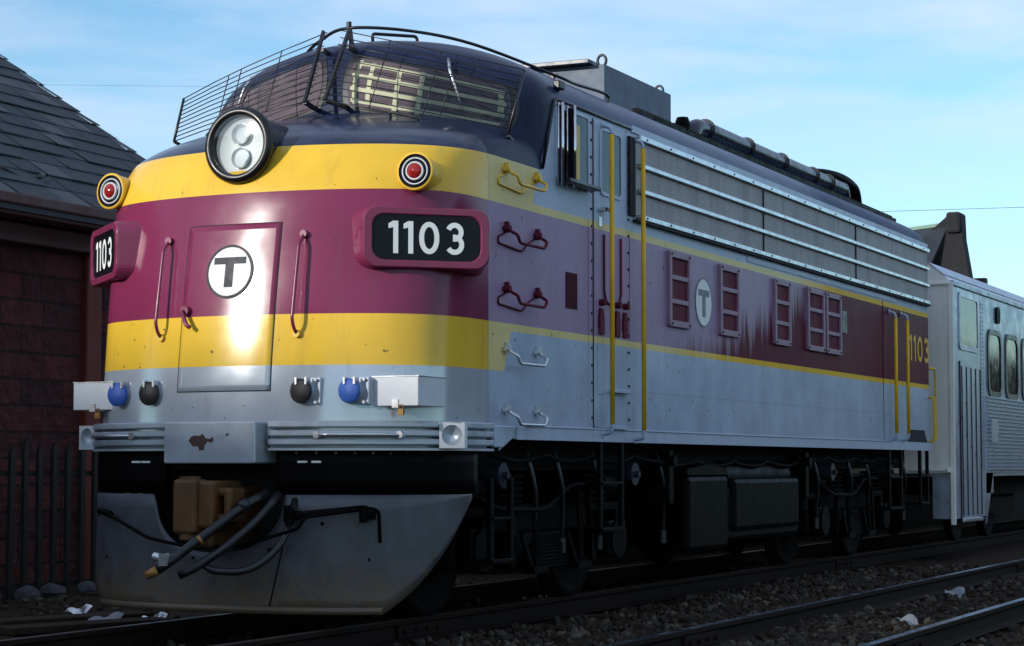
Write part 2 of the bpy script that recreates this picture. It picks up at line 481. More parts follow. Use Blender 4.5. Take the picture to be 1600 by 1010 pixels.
    for yy in (5.0, 7.86, 9.3, 11.41):
        fin = mix(mul(gt(Y, yy), op('LESS_THAN', Y, yy + .014), op('LESS_THAN', Z, 3.3), .3), fin, lin(70, 66, 76))
    fin = mix(mul(gt(Z, 1.795), op('LESS_THAN', Z, 1.803), gt(Y, 4.3), .3), fin, lin(90, 92, 100))
    chip = mul(gt(noise(17, (1, 1, 1), 2, .5), .735), op('LESS_THAN', Z, 3.4))
    fin = mix(mul(chip, .8), fin, lin(62, 50, 48))
    nd = mul(inv(side), ramp(noise(5.0, (1.6, 1.6, .16), 6), .56, .8, 0, .3), op('LESS_THAN', Z, 3.48))
    fin = mix(nd, fin, lin(84, 76, 78))
    l.new(fin, b.inputs['Base Color'])
    silmask = op('LESS_THAN', Z, zl)
    l.new(mul(silmask, .3), b.inputs['Metallic'])
    rg = op('ADD', op('MULTIPLY', side, .16), ramp(blotch, .3, .7, .13, .2))
    l.new(rg, b.inputs['Roughness'])
    l.new(op('ADD', op('SUBTRACT', .32, op('MULTIPLY', side, .31)), op('MULTIPLY', chalk, .1)), b.inputs['Specular IOR Level'])
    nb = noise(1.7, (1, 1, 1), 1.2)
    bp = n.new('ShaderNodeBump'); bp.inputs['Strength'].default_value = .17; bp.inputs['Distance'].default_value = .03
    l.new(nb, bp.inputs['Height']); l.new(bp.outputs['Normal'], b.inputs['Normal'])
    return m
M['paint'] = loco_paint()

# ------------------------------------------------------------------ locomotive shell
HW = 1.5
LEN = 15.06
n_nose = smooth_tab([(1.2, -.05), (1.7, -.03), (2.2, .02), (2.9, .12), (3.12, .155), (3.3, .2), (3.45, .27), (3.55, .38), (3.65, .57), (3.75, .83), (3.85, 1.2), (3.93, 1.55), (3.975, 1.95)])
y1_nose = smooth_tab([(1.2, 1.3), (3.1, 1.32), (3.3, 1.4), (3.46, 1.5), (3.6, 1.75), (3.75, 2.1), (4.0, 2.4)])
w_nose = smooth_tab([(1.2, 1.5), (3.46, 1.5), (3.55, 1.49), (3.65, 1.46), (3.72, 1.41), (3.8, 1.28), (3.87, 1.08), (3.93, .78), (3.975, .15)])
q_nose = smooth_tab([(1.2, 4.0), (3.1, 3.9), (3.46, 3.2), (3.6, 2.75), (3.75, 2.3), (4, 2.0)])
def nose_y(x, z):
    w = w_nose(z); a = min(abs(x) / w, 1.0)
    y1 = y1_nose(z); return y1 - (y1 - n_nose(z)) * (1 - a ** 2.0) ** (1 / q_nose(z))
def nose_pt(t, z, off=0.0, n=None):
    w = w_nose(z) + off; y1 = y1_nose(z); nn = n_nose(z) - off
    return (w * math.sin(t) ** (2 / 2.0), y1 - (y1 - nn) * math.cos(t) ** (2 / q_nose(z)), z)
roof_sec = [(1.5, 4.05), (1.485, 4.125), (1.45, 4.2), (1.38, 4.28), (1.25, 4.37), (1.05, 4.465), (.8, 4.55), (.5, 4.62), (.25, 4.655), (0, 4.665)]
w_cab = smooth_tab([(3.4, 1.5), (4.05, 1.5)] + [(z, x) for x, z in roof_sec[1:]])
n_cab = smooth_tab([(3.4, 1.44), (3.93, 1.53), (4.35, 1.63), (4.45, 1.68), (4.52, 1.78), (4.58, 1.95), (4.63, 2.25), (4.665, 2.6)])
def cab_pq(z): 
    k = min(max((z - 4.35) / .3, 0), 1); return 1.8 + .2 * k, 2.7 - .6 * k
def cab_y1(z): return 2.5 + min(max((z - 4.3) / .3, 0), 1) * .1
def cab_y(x, z):
    p, q = cab_pq(z); a = min(abs(x) / max(w_cab(z), 1e-3), 1); y1 = cab_y1(z)
    return y1 - (y1 - n_cab(z)) * (1 - a ** p) ** (1 / q)

LOCO = thing('diesel_locomotive', 'maroon, yellow and silver diesel locomotive number 1103 with rounded nose', 'locomotive')

def shell():
    mb = MB(); NT = 40
    ts = [PI / 2 * (1 - (1 - i / NT) ** 1.5) for i in range(NT + 1)]
    zs = [1.36 + (3.46 - 1.36) * i / 30 for i in range(31)] + [3.46 + (3.97 - 3.46) * (i / 24) for i in range(1, 25)]
    def row(z, w, y1, n, p, q, yend):
        r = []
        for t in ts:
            r.append((w * math.sin(t) ** (2 / p), y1 - (y1 - n) * math.cos(t) ** (2 / q), z))
        r.append((w, yend, z))
        return [(-x, y, zz) for x, y, zz in r[::-1]] + r[1:]
    rows = [row(z, w_nose(z), y1_nose(z), n_nose(z), 2.0, q_nose(z), 2.6 if z <= 3.461 else 2.55) for z in zs]
    def loft(rows):
        c = len(rows[0]); vs = [p for r in rows for p in r]
        mb.add(vs, [(j*c+i, j*c+i+1, (j+1)*c+i+1, (j+1)*c+i) for j in range(len(rows)-1) for i in range(c-1)], 0, True)
    loft(rows)
    zc = [3.46 + (4.05 - 3.46) * i / 14 for i in range(15)]
    k = 26
    zc += [4.05 + (4.6645 - 4.05) * math.sin(PI / 2 * i / k) for i in range(1, k + 1)]
    rows = []
    for z in zc:
        p, q = cab_pq(z); rows.append(row(z, max(w_cab(z), .002), cab_y1(z), n_cab(z), p, q, 2.6))
    loft(rows)
    # long hood: cross-section carried to the rear
    sec = [(1.5, 1.36), (1.5, 1.46), (1.5, 3.46)] + [(w_cab(z), z) for z in zc[1:]]
    sec = [(-x, z) for x, z in sec] + [(x, z) for x, z in sec[::-1]][1:]
    ys = [2.6, 5, 8, 11, 13, 14.6, LEN - .02]
    c = len(sec); vs = [(x, y, z) for y in ys for x, z in sec]
    mb.add(vs, [(j*c+i, j*c+i+1, (j+1)*c+i+1, (j+1)*c+i) for j in range(len(ys)-1) for i in range(c-1)], 0, True)
    mb.add([(x, LEN - .02, z) for x, z in sec], [tuple(range(c))], 0)
    mb.add([(x, y, 1.36) for x in (-1.49, 1.49) for y in (1.3, LEN - .03)], [(0, 1, 3, 2)], 0)
    return mb
o = shell().build('body_shell', M['paint'], LOCO)
k = o.modifiers.new('ws', 'WELD'); k.merge_threshold = .0008
k = o.modifiers.new('es', 'EDGE_SPLIT'); k.split_angle = R(38)

# side sill strip: lower flange with weld line
mb = MB(); mb.bx(1.5, 1.512, 1.75, LEN, 1.352, 1.455); mb.bx(-1.512, -1.5, 1.75, LEN, 1.352, 1.455)
mb.bx(1.5, 1.522, 1.9, LEN - 2.1, 1.452, 1.464)
mb.build('side_sill', M['silver_side'], LOCO, bevel=.003)

# ---- front: ribbed anticlimber, centre block, apron, plough
def plan_pt(x, W, n, y1, p=2.0, q=4.0):
    a = min(abs(x) / W, 1); return y1 - (y1 - n) * (1 - a ** p) ** (1 / q)
def band(t0, t1, prof, nt=30, sgn=1):             # prof: (z, offset)
    mb = MB(); rows = []
    for z, off in prof:
        rows.append([(sgn * (1.5 + off) * math.sin(t0 + (t1 - t0) * i / nt) ** (2 / 2.0), 1.3 - (1.34 + off) * math.cos(t0 + (t1 - t0) * i / nt) ** (2 / 4), z) for i in range(nt + 1)])
    c = nt + 1; vs = [p for r in rows for p in r]
    mb.add(vs, [(j*c+i, j*c+i+1, (j+1)*c+i+1, (j+1)*c+i) for j in range(len(rows)-1) for i in range(c-1)])
    return mb
prof = [(1.47, -.05), (1.47, .045)]
for k in range(3):
    z = 1.468 - .062 * k
    prof += [(z, .055), (z - .008, .065), (z - .036, .065), (z - .044, .055), (z - .046, .0), (z - .0605, .0)]
prof += [(1.278, .065), (1.262, .065), (1.262, -.05)]
for sg in (-1, 1):
    band(.27, 1.568, prof, 40, sg).build('ribbed_bumper', M['silver'], LOCO, label=None)
    mb = MB(); mb.bx(sg * 1.5, sg * 1.535, 1.3, 1.46, 1.29, 1.455)
    mb.prism([(0, 0), (.3, 0), (.22, -.1), (0, -.19)], (sg * 1.5, 1.42, 1.455), (0, 1, 0), (0, 0, 1), (sg, 0, 0), .02)
    mb.build('bumper_end_plate', M['silver_side'], LOCO, bevel=.008)
# centre coupler-cover block
mb = MB()
mb.prism(rrect(.76, .295, .012, 2), (0.0, -.19, 1.318), (1, 0, 0), (0, 0, 1), (0, 1, 0), .3)
blk = mb.build('coupler_cover_block', M['silver'], LOCO, bevel=.012)
chip = [(-.09, .0), (-.07, .03), (-.03, .04), (.0, .035), (.03, .05), (.05, .02), (.09, .015), (.115, .03), (.12, 0), (.1, -.012), (.07, -.005), (.045, -.03), (.04, -.065), (.0, -.068), (-.01, -.035), (-.05, -.04), (-.07, -.02)]
mb = MB(); mb.prism(chip, (-.08, -.1925, 1.33), (1, 0, 0), (0, 0, 1), (0, 1, 0), .002)
mb.prism([(0, 0), (.02, .01), (.025, -.005), (.008, -.012)], (.14, -.1925, 1.375), (1, 0, 0), (0, 0, 1), (0, 1, 0), .002)
mb.build('chipped_paint_patch', M['rust'], blk)
# handles on the ribbed bumper
for sg in (-1, 1):
    mb = MB()
    def q(x, off): return Vector((x * 1.0, plan_pt(x, 1.56, -.10, 1.3) - off, 1.372))
    xs = [sg * v for v in (.78, .8, .83, .9, 1.05, 1.2, 1.25, 1.28, 1.3)]
    of = (.0, .03, .06, .075, .075, .075, .06, .03, 0)
    mb.tube([q(x, b) for x, b in zip(xs, of)], .011, 8)
    for x in (xs[0], xs[-1]): mb.cyl(q(x, -.02), q(x, .03), .026, 12)
    mb.build('bumper_handle', M['bright'], LOCO)
# square corner plates with round dished buffers
for sg in (-1, 1):
    ph = R(16); N = Vector((sg * math.sin(ph), -math.cos(ph), 0)); T = Vector((math.cos(ph), sg * math.sin(ph), 0))
    c = Vector((sg * 1.57, .515, 1.37))
    mb = MB()
    out = rrect(.182, .186, .01, 5); inn = [(.073 * math.cos(R(-90 + 360 * i / 24)), .073 * math.sin(R(-90 + 360 * i / 24))) for i in range(24)]
    # square face with a circular opening
    out = []
    for i in range(24):
        a = R(-90 + 360 * i / 24); r = .0915 / max(abs(math.cos(a)), abs(math.sin(a))); out.append((r * math.cos(a), r * math.sin(a)))
    mb.frame(out, inn, c - N * .11, T, (0, 0, 1), N, .11)
    mb.add([c - N * .11 + T * p[0] + Vector((0, 0, p[1])) for p in out], [tuple(range(24))])
    mb.prism([(-.07, -.08), (.05, -.08), (.05, .08), (-.07, .08)], c - N * .11, T * 1.0, (0, 0, 1), -N, .16)
    pl = mb.build('corner_plate', M['box'], LOCO)
    mb = MB(); mb.lathe([(.073, 0), (.068, -.02), (.055, -.042), (.03, -.056), (0, -.06)], c, N, 24)
    mb.build('round_dish', M['silver'], pl, fixn=False)

def plough_steel():
    m = pbr('worn_plough_steel', lin(72, 74, 82), .45, .05, var=.25, scale=5, dirt=lin(46, 40, 36), dirtamt=.8, streak=1.3)
    n, l = m.node_tree.nodes, m.node_tree.links; b = n['Principled BSDF']
    src = b.inputs['Base Color'].links[0].from_socket
    t = n.new('ShaderNodeTexCoord'); s_ = n.new('ShaderNodeSeparateXYZ'); l.new(t.outputs['Object'], s_.inputs[0])
    nz = n.new('ShaderNodeTexNoise'); nz.inputs['Scale'].default_value = 14; nz.inputs['Detail'].default_value = 8; nz.inputs['Roughness'].default_value = .75; l.new(t.outputs['Object'], nz.inputs['Vector'])
    r = n.new('ShaderNodeMapRange'); l.new(s_.outputs['Z'], r.inputs['Value']); r.inputs['From Min'].default_value = .75; r.inputs['From Max'].default_value = .1; r.inputs['To Min'].default_value = -.22; r.inputs['To Max'].default_value = .35
    a = n.new('ShaderNodeMath'); a.operation = 'ADD'; l.new(nz.outputs['Fac'], a.inputs[0]); l.new(r.outputs['Result'], a.inputs[1])
    r2 = n.new('ShaderNodeMapRange'); l.new(a.outputs[0], r2.inputs['Value']); r2.inputs['From Min'].default_value = .5; r2.inputs['From Max'].default_value = .85; r2.inputs['To Max'].default_value = .85
    mx = n.new('ShaderNodeMix'); mx.data_type = 'RGBA'; l.new(r2.outputs['Result'], mx.inputs[0]); l.new(src, mx.inputs[6]); mx.inputs[7].default_value = lin(98, 80, 56); l.new(mx.outputs[2], b.inputs['Base Color'])
    v = n.new('ShaderNodeTexNoise'); v.inputs['Scale'].default_value = 55; v.inputs['Detail'].default_value = 2; l.new(t.outputs['Object'], v.inputs['Vector'])
    g = n.new('ShaderNodeMath'); g.operation = 'GREATER_THAN'; g.inputs[1].default_value = .72; l.new(v.outputs['Fac'], g.inputs[0])
    m3 = n.new('ShaderNodeMix'); m3.data_type = 'RGBA'; l.new(g.outputs[0], m3.inputs[0]); l.new(mx.outputs[2], m3.inputs[6]); m3.inputs[7].default_value = lin(112, 104, 92); l.new(m3.outputs[2], b.inputs['Base Color'])
    return m
def skirt_pt(x, off=0):
    return Vector((x, plan_pt(x, 1.52, -.06, 1.3), 0))
def sk(t, W=1.52):
    a = abs(t); return Vector(((1 if t > 0 else -1) * W * math.sin(a), 1.3 - 1.36 * max(math.cos(a), 0) ** .5, 0))
def sheet_t(zlo, zhi, t0, t1, nx=60, nz=8, lean=0.0):
    mb = MB()
    def fn(u, v):
        p = sk(t0 + (t1 - t0) * u); a, b = zlo(p), zhi(p); z = a + (b - a) * v
        return (p.x, p.y - lean * (.95 - z), z)
    mb.grid(fn, nx, nz); return mb
def sheet(zlo, zhi, x0, x1, nx=60, nz=8, lean=0.0):
    mb = MB()
    def fn(u, v):
        x = x0 + (x1 - x0) * u; a, b = zlo(x), zhi(x); z = a + (b - a) * v
        p = skirt_pt(x); return (x, p.y + lean * (.95 - z) * -1, z)
    mb.grid(fn, nx, nz); return mb
op_r = .62
def pil_top(x):
    ax = abs(x + .02)
    if ax < .54: return .54 + .40 * (1 - math.sqrt(max(0, 1 - (ax / .54) ** 2.6)))
    return .95
def pil_bot(x):
    return 0
M['pilot'] = plough_steel()
PIL = sheet_t(lambda p: .12 if p.y < .225 else min(.945, .12 + (p.y - .225) / .74 * .83), lambda p: pil_top(p.x), -1.5, 1.5, 160, 8, .02).build('snow_plough', M['pilot'], LOCO, solid=.018)
mb = MB()
mb.grid(lambda u, v: (lambda p: (p.x, p.y - .03, .118 + .05 * v))(sk(-.90 + 1.80 * u)), 50, 1)
mb.build('cutting_edge', M['pilot'], PIL, solid=.012)
mb = MB()
for sg, xs in ((1, (.43, .45)),):
    mb.bar((.52, skirt_pt(.5).y - .016, .58), (.43, skirt_pt(.43).y - .03, .17), .006, .008)
mb.cyl((.43, .0, .56), (.43, -.06, .56), .018, 10)
for x, z in ((-.2, .5), (-1.1, .48), (.62, .32), (.8, .75), (1.1, .5)):
    y = skirt_pt(x).y; mb.cyl((x, y + .01, z), (x, y - .02, z), .014, 8)
mb.build('plough_bolts', M['grime2'], PIL)
def ap_bot(x): return .96
def ap_lo(x):
    ax = abs(x); return .96 if ax > .56 else 1.1
APR = sheet_t(lambda p: .955, lambda p: 1.28, -1.53, -.31, 50, 3).build('apron_plate', M['grime2'], LOCO, solid=.015)
sheet_t(lambda p: .955, lambda p: 1.28, .31, 1.53, 50, 3).build('apron_plate', M['grime2'], LOCO, solid=.015)
mb = MB()
mb.bx(-.9, .9, .3, .45, .3, 1.28); mb.bx(-.6, .6, .1, .26, 1.13, 1.28)
mb.build('draft_gear_recess', M['gap'], LOCO)
mb = MB()
for x0 in (.62, .72):
    for sg in (-1, 1):
        for dx in (0,):
            a = skirt_pt(x0).y - .014
            mb.prism([(0, 0), (.075, 0), (.075, .014), (0, .014)], (sg * x0 + (0 if sg > 0 else -.075), min(skirt_pt(x0).y, skirt_pt(x0 + .08).y) - .012, 1.175), (1, 0, 0), (0, 0, 1), (0, 1, 0), .01)
mb.build('stencil_marks', M['white'], LOCO)
# coupler
mb = MB()
mb.bx(-.15, .1, -.52, .25, .72, 1.03)
mb.bx(-.19, .0, -.62, -.44, .7, 1.08)
mb.bx(-.02, .12, -.58, -.2, .74, 1.07)
mb.bx(.1, .22, -.52, -.3, .78, .84); mb.bx(.1, .22, -.52, -.3, .96, 1.02); mb.bx(.17, .235, -.53, -.33, .78, 1.02)
mb.bx(-.12, .06, -.5, .2, .6, .73)
CP = mb.build('coupler', M['gold'], LOCO, bevel=.025, loc=(.04, .2, -.02))
mb = MB(); mb.cyl((-.1, -.53, .66), (-.1, -.53, 1.1), .075, 14)
mb.build('knuckle', M['gold'], CP)
# cut lever across the plough
mb = MB()
pts = [(-1.28, .36, .5), (-1.28, .3, .78), (-1.2, .2, .84), (-.95, -.02, .79), (-.5, -.2, .64), (-.1, -.25, .58), (.3, -.22, .6), (.72, -.16, .72), (.76, -.15, .8), (1.15, .1, .86), (1.2, .12, .84), (1.2, .14, .62)]
mb.tube(arcpath(pts, .06), .013, 8)
mb.tube([(.62, -.12, .8), (.75, -.13, .82), (1.1, .08, .86)], .022, 8)
mb.tube([(-1.15, .12, .82), (-.98, .02, .8)], .024, 8)
mb.cyl((.64, -.14, .74), (.64, -.14, .86), .03, 10)
mb.build('uncoupling_lever', M['grime2'], LOCO)
# air hoses
mb = MB()
mb.tube(arcpath([(.42, -.1, .96), (.36, -.28, .88), (.1, -.52, .62), (-.02, -.62, .5), (-.1, -.66, .44)], .1), .034, 12)
hs = mb.build('air_hose', M['rubber'], LOCO)
mb = MB(); mb.tube([(-.1, -.66, .44), (-.17, -.69, .4)], [.035, .03], 12); mb.tube([(.14, -.49, .65), (.125, -.502, .638)], .037, 12)
mb.build('hose_coupling', M['brass'], hs)
mb = MB()
mb.tube(arcpath([(.5, -.05, .96), (.44, -.2, .8), (.3, -.4, .6), (.1, -.5, .45), (.0, -.55, .4)], .15), .03, 12)
h2 = mb.build('air_hose', M['rubber'], LOCO)
mb = MB(); mb.tube([(.37, -.25, .9), (.33, -.295, .865)], .04, 12); mb.build('hose_clamp', M['drum'], h2)
mb = MB(); mb.tube(arcpath([(.6, .0, .92), (.62, -.2, .6), (.45, -.36, .42), (.2, -.45, .43), (.1, -.45, .5)], .15), .026, 12)
mb.build('air_hose', M['rubber'], LOCO)
mb = MB(); mb.cyl((-.18, -.58, .53), (-.02, -.6, .5), .03, 10); mb.bx(-.08, -.02, -.68, -.58, .47, .55); mb.tube([(-.12, -.64, .47), (-.07, -.66, .5), (-.03, -.63, .55)], .012, 6)
mb.build('hose_valve', M['bright'], LOCO)

# ---- nose door, emblem, handles
def nose_patch(mb, x0, x1, z0, z1, off, nx=16, nz=16, mi=0):
    fn = lambda u, v: (x0 + (x1 - x0) * u, nose_y(x0 + (x1 - x0) * u, z0 + (z1 - z0) * v) - off, z0 + (z1 - z0) * v)
    mb.grid(fn, nx, nz, mi); return mb
mb = MB(); nose_patch(mb, -.387, .387, 1.69, 2.90, .005, 20, 30)
DOOR = mb.build('nose_door', M['paint'], LOCO)
k = DOOR.modifiers.new('s', 'SOLIDIFY'); k.thickness = .006; k.offset = -1
mb = MB()
for x0, x1, z0, z1 in ((-.394, -.386, 1.683, 2.907), (.386, .394, 1.683, 2.907), (-.394, .394, 1.683, 1.691), (-.394, .394, 2.899, 2.907)):
    nose_patch(mb, x0, x1, z0, z1, .004, 12, 12)
mb.build('door_seam', M['gap'], DOOR)
def disc_decal(name, cx, cz, r0, r1, off, mat, parent, yf):
    mb = MB()
    fn = lambda u, v: (lambda rr, a: (cx + rr * math.cos(a), yf(cx + rr * math.cos(a), cz + rr * math.sin(a)) - off, cz + rr * math.sin(a)))(r0 + (r1 - r0) * v, 2 * PI * u)
    mb.grid(fn, 48, 3); return mb.build(name, mat, parent, fixn=False)
EC = 2.555
em = disc_decal('emblem_disc', 0, EC, 0, .178, .0125, M['white'], DOOR, nose_y)
disc_decal('emblem_ring', 0, EC, .182, .197, .0135, M['tdark'], em, nose_y)
mb = MB(); nose_patch(mb, -.135, .135, EC + .055, EC + .105, .0145, 10, 4); nose_patch(mb, -.036, .036, EC - .115, EC + .0545, .0145, 6, 6)
mb.build('letter_t', M['tdark'], em)
mb = MB()
mb.tube(arcpath([(-.36, nose_y(-.36, 2.28), 2.28), (-.36, nose_y(-.36, 2.28) - .06, 2.27), (-.3, nose_y(-.3, 2.16) - .07, 2.17), (-.27, nose_y(-.27, 2.15) - .06, 2.15)], .02), .016, 8)
mb.cyl((-.35, nose_y(-.35, 2.28) + .01, 2.28), (-.35, nose_y(-.35, 2.28) - .045, 2.28), .035, 12)
mb.build('door_handle', M['maroon'], DOOR)
for sg in (-1, 1):
    x = .575 * sg; mb = MB()
    a, b = Vector((x, nose_y(x, 2.78), 2.80)), Vector((x, nose_y(x, 2.1), 2.09))
    mb.tube(arcpath([a + Vector((0, .02, .02)), a + Vector((0, -.02, .0)), a + Vector((0, -.085, -.06)), b + Vector((0, -.085, .1)), b + Vector((0, -.06, .04)), b + Vector((0, -.02, 0)), b + Vector((0, .02, 0))], .03), .0125, 8, mi=0)
    mb.cyl(a + Vector((0, .01, .01)), a + Vector((0, -.03, .01)), .028, 10); mb.cyl(b + Vector((0, .01, 0)), b + Vector((0, -.03, 0)), .028, 10, mi=1)
    mb.build('nose_handrail', [M['maroon'], M['yellow']], LOCO)

# ---- jumper sockets and corner boxes
for sg in (-1, 1):
    for x, y, mt in ((.98, .057, 'blue'), (.64, -.03, 'capblack')):
        X = x * sg; mb = MB(); ys = nose_y(X, 1.68)
        mb.bx(X - .02, X + .13, y + .075, y + .13, 1.585, 1.775)
        mb.bx(X - .04, X + .1, y + .1, max(ys + .05, y + .2), 1.6, 1.75)
        mb.cyl((X, y + .02, 1.68), (X + .015, y + .14, 1.68), .078, 20)
        for dz in (.08, -.08): mb.cyl((X + .1, y + .05, 1.68 + dz), (X + .1, y + .1, 1.68 + dz), .012, 8)
        s_ = mb.build('jumper_socket', M['silver'], LOCO, bevel=.006)
        mb = MB(); mb.lathe([(.0, -.002), (.06, 0), (.07, .008), (.086, .012), (.088, .02), (.086, .04), (.06, .042)], (X, y - .002, 1.68), (.1, 1, 0), 28)
        mb.build('socket_cap', M[mt], s_)
        mb = MB()
        for dx in (-.03, .05): mb.bx(X + dx, X + dx + .014, y - .012, y + .05, 1.725, 1.775)
        mb.build('cap_hinge', M['bright'], s_)
    mb = MB(); xa, xb = sorted((1.105 * sg, 1.465 * sg))
    mb.bx(xa, xb, .2, .62, 1.572, 1.778)
    bx_ = mb.build('equipment_box', M['box'], LOCO, bevel=.006)
    mb = MB(); mb.bx((xa + xb) / 2 - .025, (xa + xb) / 2 + .025, .192, .2, 1.56, 1.62); mb.bx(xa - .004, xb + .004, .196, .63, 1.7785, 1.784)
    mb.build('box_latch', M['bright'], bx_)
    mb = MB(); c = Vector(((xa + xb) / 2 + .045, .2, 1.53)); mb.box(c, (.045, .02, .045)); mb.tube(arcpath([c + Vector((-.015, 0, .02)), c + Vector((-.015, 0, .05)), c + Vector((.015, 0, .05)), c + Vector((.015, 0, .02))], .01), .005, 6)
    mb.build('padlock', M['brass'], bx_, bevel=.004)

# ---- headlight
HC = Vector((0, .22, 3.49)); HS = 1.0
mb = MB(); ax = Vector((0, -1, .04)).normalized()
mb.lathe([(.2, -.9), (.245, -.75), (.245, 0)], HC, ax, 40)
HL = mb.build('headlight_housing', M['navy'], LOCO)
mb = MB(); mb.lathe([(.24, -.02), (.27, .0), (.288, .03), (.286, .06), (.264, .085), (.238, .09), (.222, .075), (.218, .02), (.215, -.02)], HC, ax, 48)
mb.build('headlight_ring', M['black'], HL)
mb = MB(); mb.lathe([(.22, 0.04), (.22, .01), (0, .01)], HC, ax, 40)
mb.build('headlight_plate', M['lampwhite'], HL)
for dz in (.082, -.092):
    mb = MB(); c = HC + Vector((.005, 0, dz)) + ax * .045
    mb.lathe([(.088, -.036), (.086, -.028), (.08, -.024), (.077, -.026)], c, ax, 30)
    mb.lathe([(.078, -.01), (.06, -.035), (.03, -.055), (.012, -.06), (.012, -.04), (0, -.038)], c, ax, 30)
    lp = mb.build('headlight_lamp', M['reflector'], HL, fixn=False)
    mb = MB(); mb.lathe([(.078, -.008), (.05, .008), (0, .014)], c, ax, 24)
    mb.build('lamp_glass', M['lens'], lp)
mb = MB(); mb.lathe([(.22, .068), (.15, .074), (0, .077)], HC, ax, 36)
mb.build('cover_glass', M['lens'], HL)
mb = MB(); mb.bx(-.1, .1, -.0, .03, 3.4, 3.6)

# ---- red marker lights
for sg in (-1, 1):
    c = Vector((1.313 * sg, .44, 3.256)); ax2 = Vector((.12 * sg, -1, .03)).normalized(); mb = MB()
    mb.lathe([(.105, -.5), (.134, -.02), (.14, 0), (.14, .014), (.124, .018)], c, ax2, 32)
    ml = mb.build('marker_light', M['yellow'], LOCO)
    mb = MB(); mb.lathe([(.124, .016), (.12, .012), (.106, .004), (.09, -.004), (.084, .004)], c, ax2, 32); mb.build('marker_bezel', M['boardblack'], ml)
    mb = MB(); mb.lathe([(.1, .004), (.099, .018), (.091, .02), (.089, .006)], c, ax2, 32)
    mb.lathe([(.068, .01), (.067, .026), (.058, .028), (.054, .015)], c, ax2, 32); mb.build('marker_ring', M['box'], ml)
    mb = MB(); mb.lathe([(.084, .006), (.07, .012), (.066, .012)], c, ax2, 32); mb.build('marker_inner', M['boardblack'], ml)
    mb = MB(); mb.lathe([(.056, .016), (.05, .03), (.03, .042), (0, .046)], c, ax2, 28); mb.build('marker_lens', M['red'], ml)

# ---- strokes for numerals
def stroke(mb, pts, w, O, U, V, N, d, closed=False, sub=1):
    P = [Vector((p[0], p[1])) for p in pts]; n = len(P); L, Rr = [], []
    for i in range(n):
        if closed: t = P[(i+1) % n] - P[i-1]
        else: t = P[min(i+1, n-1)] - P[max(i-1, 0)]
        t.normalize(); q = Vector((-t.y, t.x)) * w / 2
        L.append(P[i] + q); Rr.append(P[i] - q)
    O, U, V, N = map(Vector, (O, U, V, N))
    vs = [O + U*p.x + V*p.y + N*d for p in L + Rr]
    m_ = n if closed else n - 1
    mb.add(vs, [(i, (i+1) % n, n+(i+1) % n, n+i) for i in range(m_)])
def numerals(mb, O, U, V, N, h, w, gap, d, sw):
    """draws 1103 centred on O"""
    adv = [w*.46, w*.46, w*1.02, w*.97]; tot = sum(adv) + gap*3; x = -tot/2
    for k, ch in enumerate('1103'):
        a = adv[k]; cx = x + a/2
        if ch == '1':
            px = x + a - sw/2
            mb.add([Vector(O) + Vector(U)*p + Vector(V)*q + Vector(N)*d for p, q in ((px-sw/2, -h/2), (px+sw/2, -h/2), (px+sw/2, h/2), (px-sw/2, h/2))], [(0, 1, 2, 3)])
            mb.add([Vector(O) + Vector(U)*p + Vector(V)*q + Vector(N)*d for p, q in ((px-sw/2, h/2), (px-sw/2, h/2-sw*1.25), (px-sw*1.45, h/2-sw*1.5), (px-sw*1.45, h/2-sw*.55))], [(0, 3, 2, 1)])
        elif ch == '0':
            stroke(mb, [(cx + (a/2-sw/2)*math.cos(R(i*10)), (h/2-sw/2)*math.copysign(abs(math.sin(R(i*10)))**.9, math.sin(R(i*10)))) for i in range(36)], sw, O, U, V, N, d, True)
        else:
            ru = h*.25 - sw*.22; rl = h*.27 - sw*.22; rx = a/2 - sw/2
            up = [(cx + (rx*.92)*math.cos(R(g)), h/2 - sw/2 - ru + ru*math.sin(R(g))) for g in range(160, -95, -15)]
            lo = [(cx + rx*math.cos(R(g)), -h/2 + sw/2 + rl + rl*math.sin(R(g))) for g in range(90, -165, -15)]
            up += [(cx - rx*.25, up[-1][1])]
            stroke(mb, up, sw, O, U, V, N, d); 
            lo = [(cx - rx*.25, lo[0][1])] + lo
            stroke(mb, lo, sw, O, U, V, N, d + .0008)
        x += a + gap

# ---- number boards
for sg in (-1, 1):
    ph = R(42); N = Vector((sg * math.sin(ph), -math.cos(ph), 0)); T = Vector((math.cos(ph), sg * math.sin(ph), 0)); Zv = Vector((0, 0, 1))
    c = Vector((1.40 * sg, .455, 2.775)); mb = MB()
    o1 = rrect(.93, .43, .1, 6); i1 = rrect(.80, .325, .09, 6); b1 = rrect(1.12, .48, .12, 6)
    n_ = len(o1)
    P = lambda p, d: c + T*p[0] + Zv*p[1] + N*d
    vs = [P(p, -.42) for p in b1] + [P((p[0]*1.02, p[1]*1.02), -.03) for p in o1] + [P(p, 0) for p in o1] + [P(p, 0) for p in i1] + [P(p, -.018) for p in i1]
    mb.add(vs, [(g*n_+k, g*n_+(k+1) % n_, (g+1)*n_+(k+1) % n_, (g+1)*n_+k) for g in range(4) for k in range(n_)])
    nb = mb.build('number_board', M['maroon'], LOCO, bevel=.01)
    mb = MB(); mb.add([P(p, -.012) for p in i1], [tuple(range(n_))]); pn = mb.build('number_panel', M['boardblack'], nb)
    mb = MB(); numerals(mb, c, T, Zv, N, .232, .146, .043, -.009, .037); mb.build('numerals', M['white'], pn)

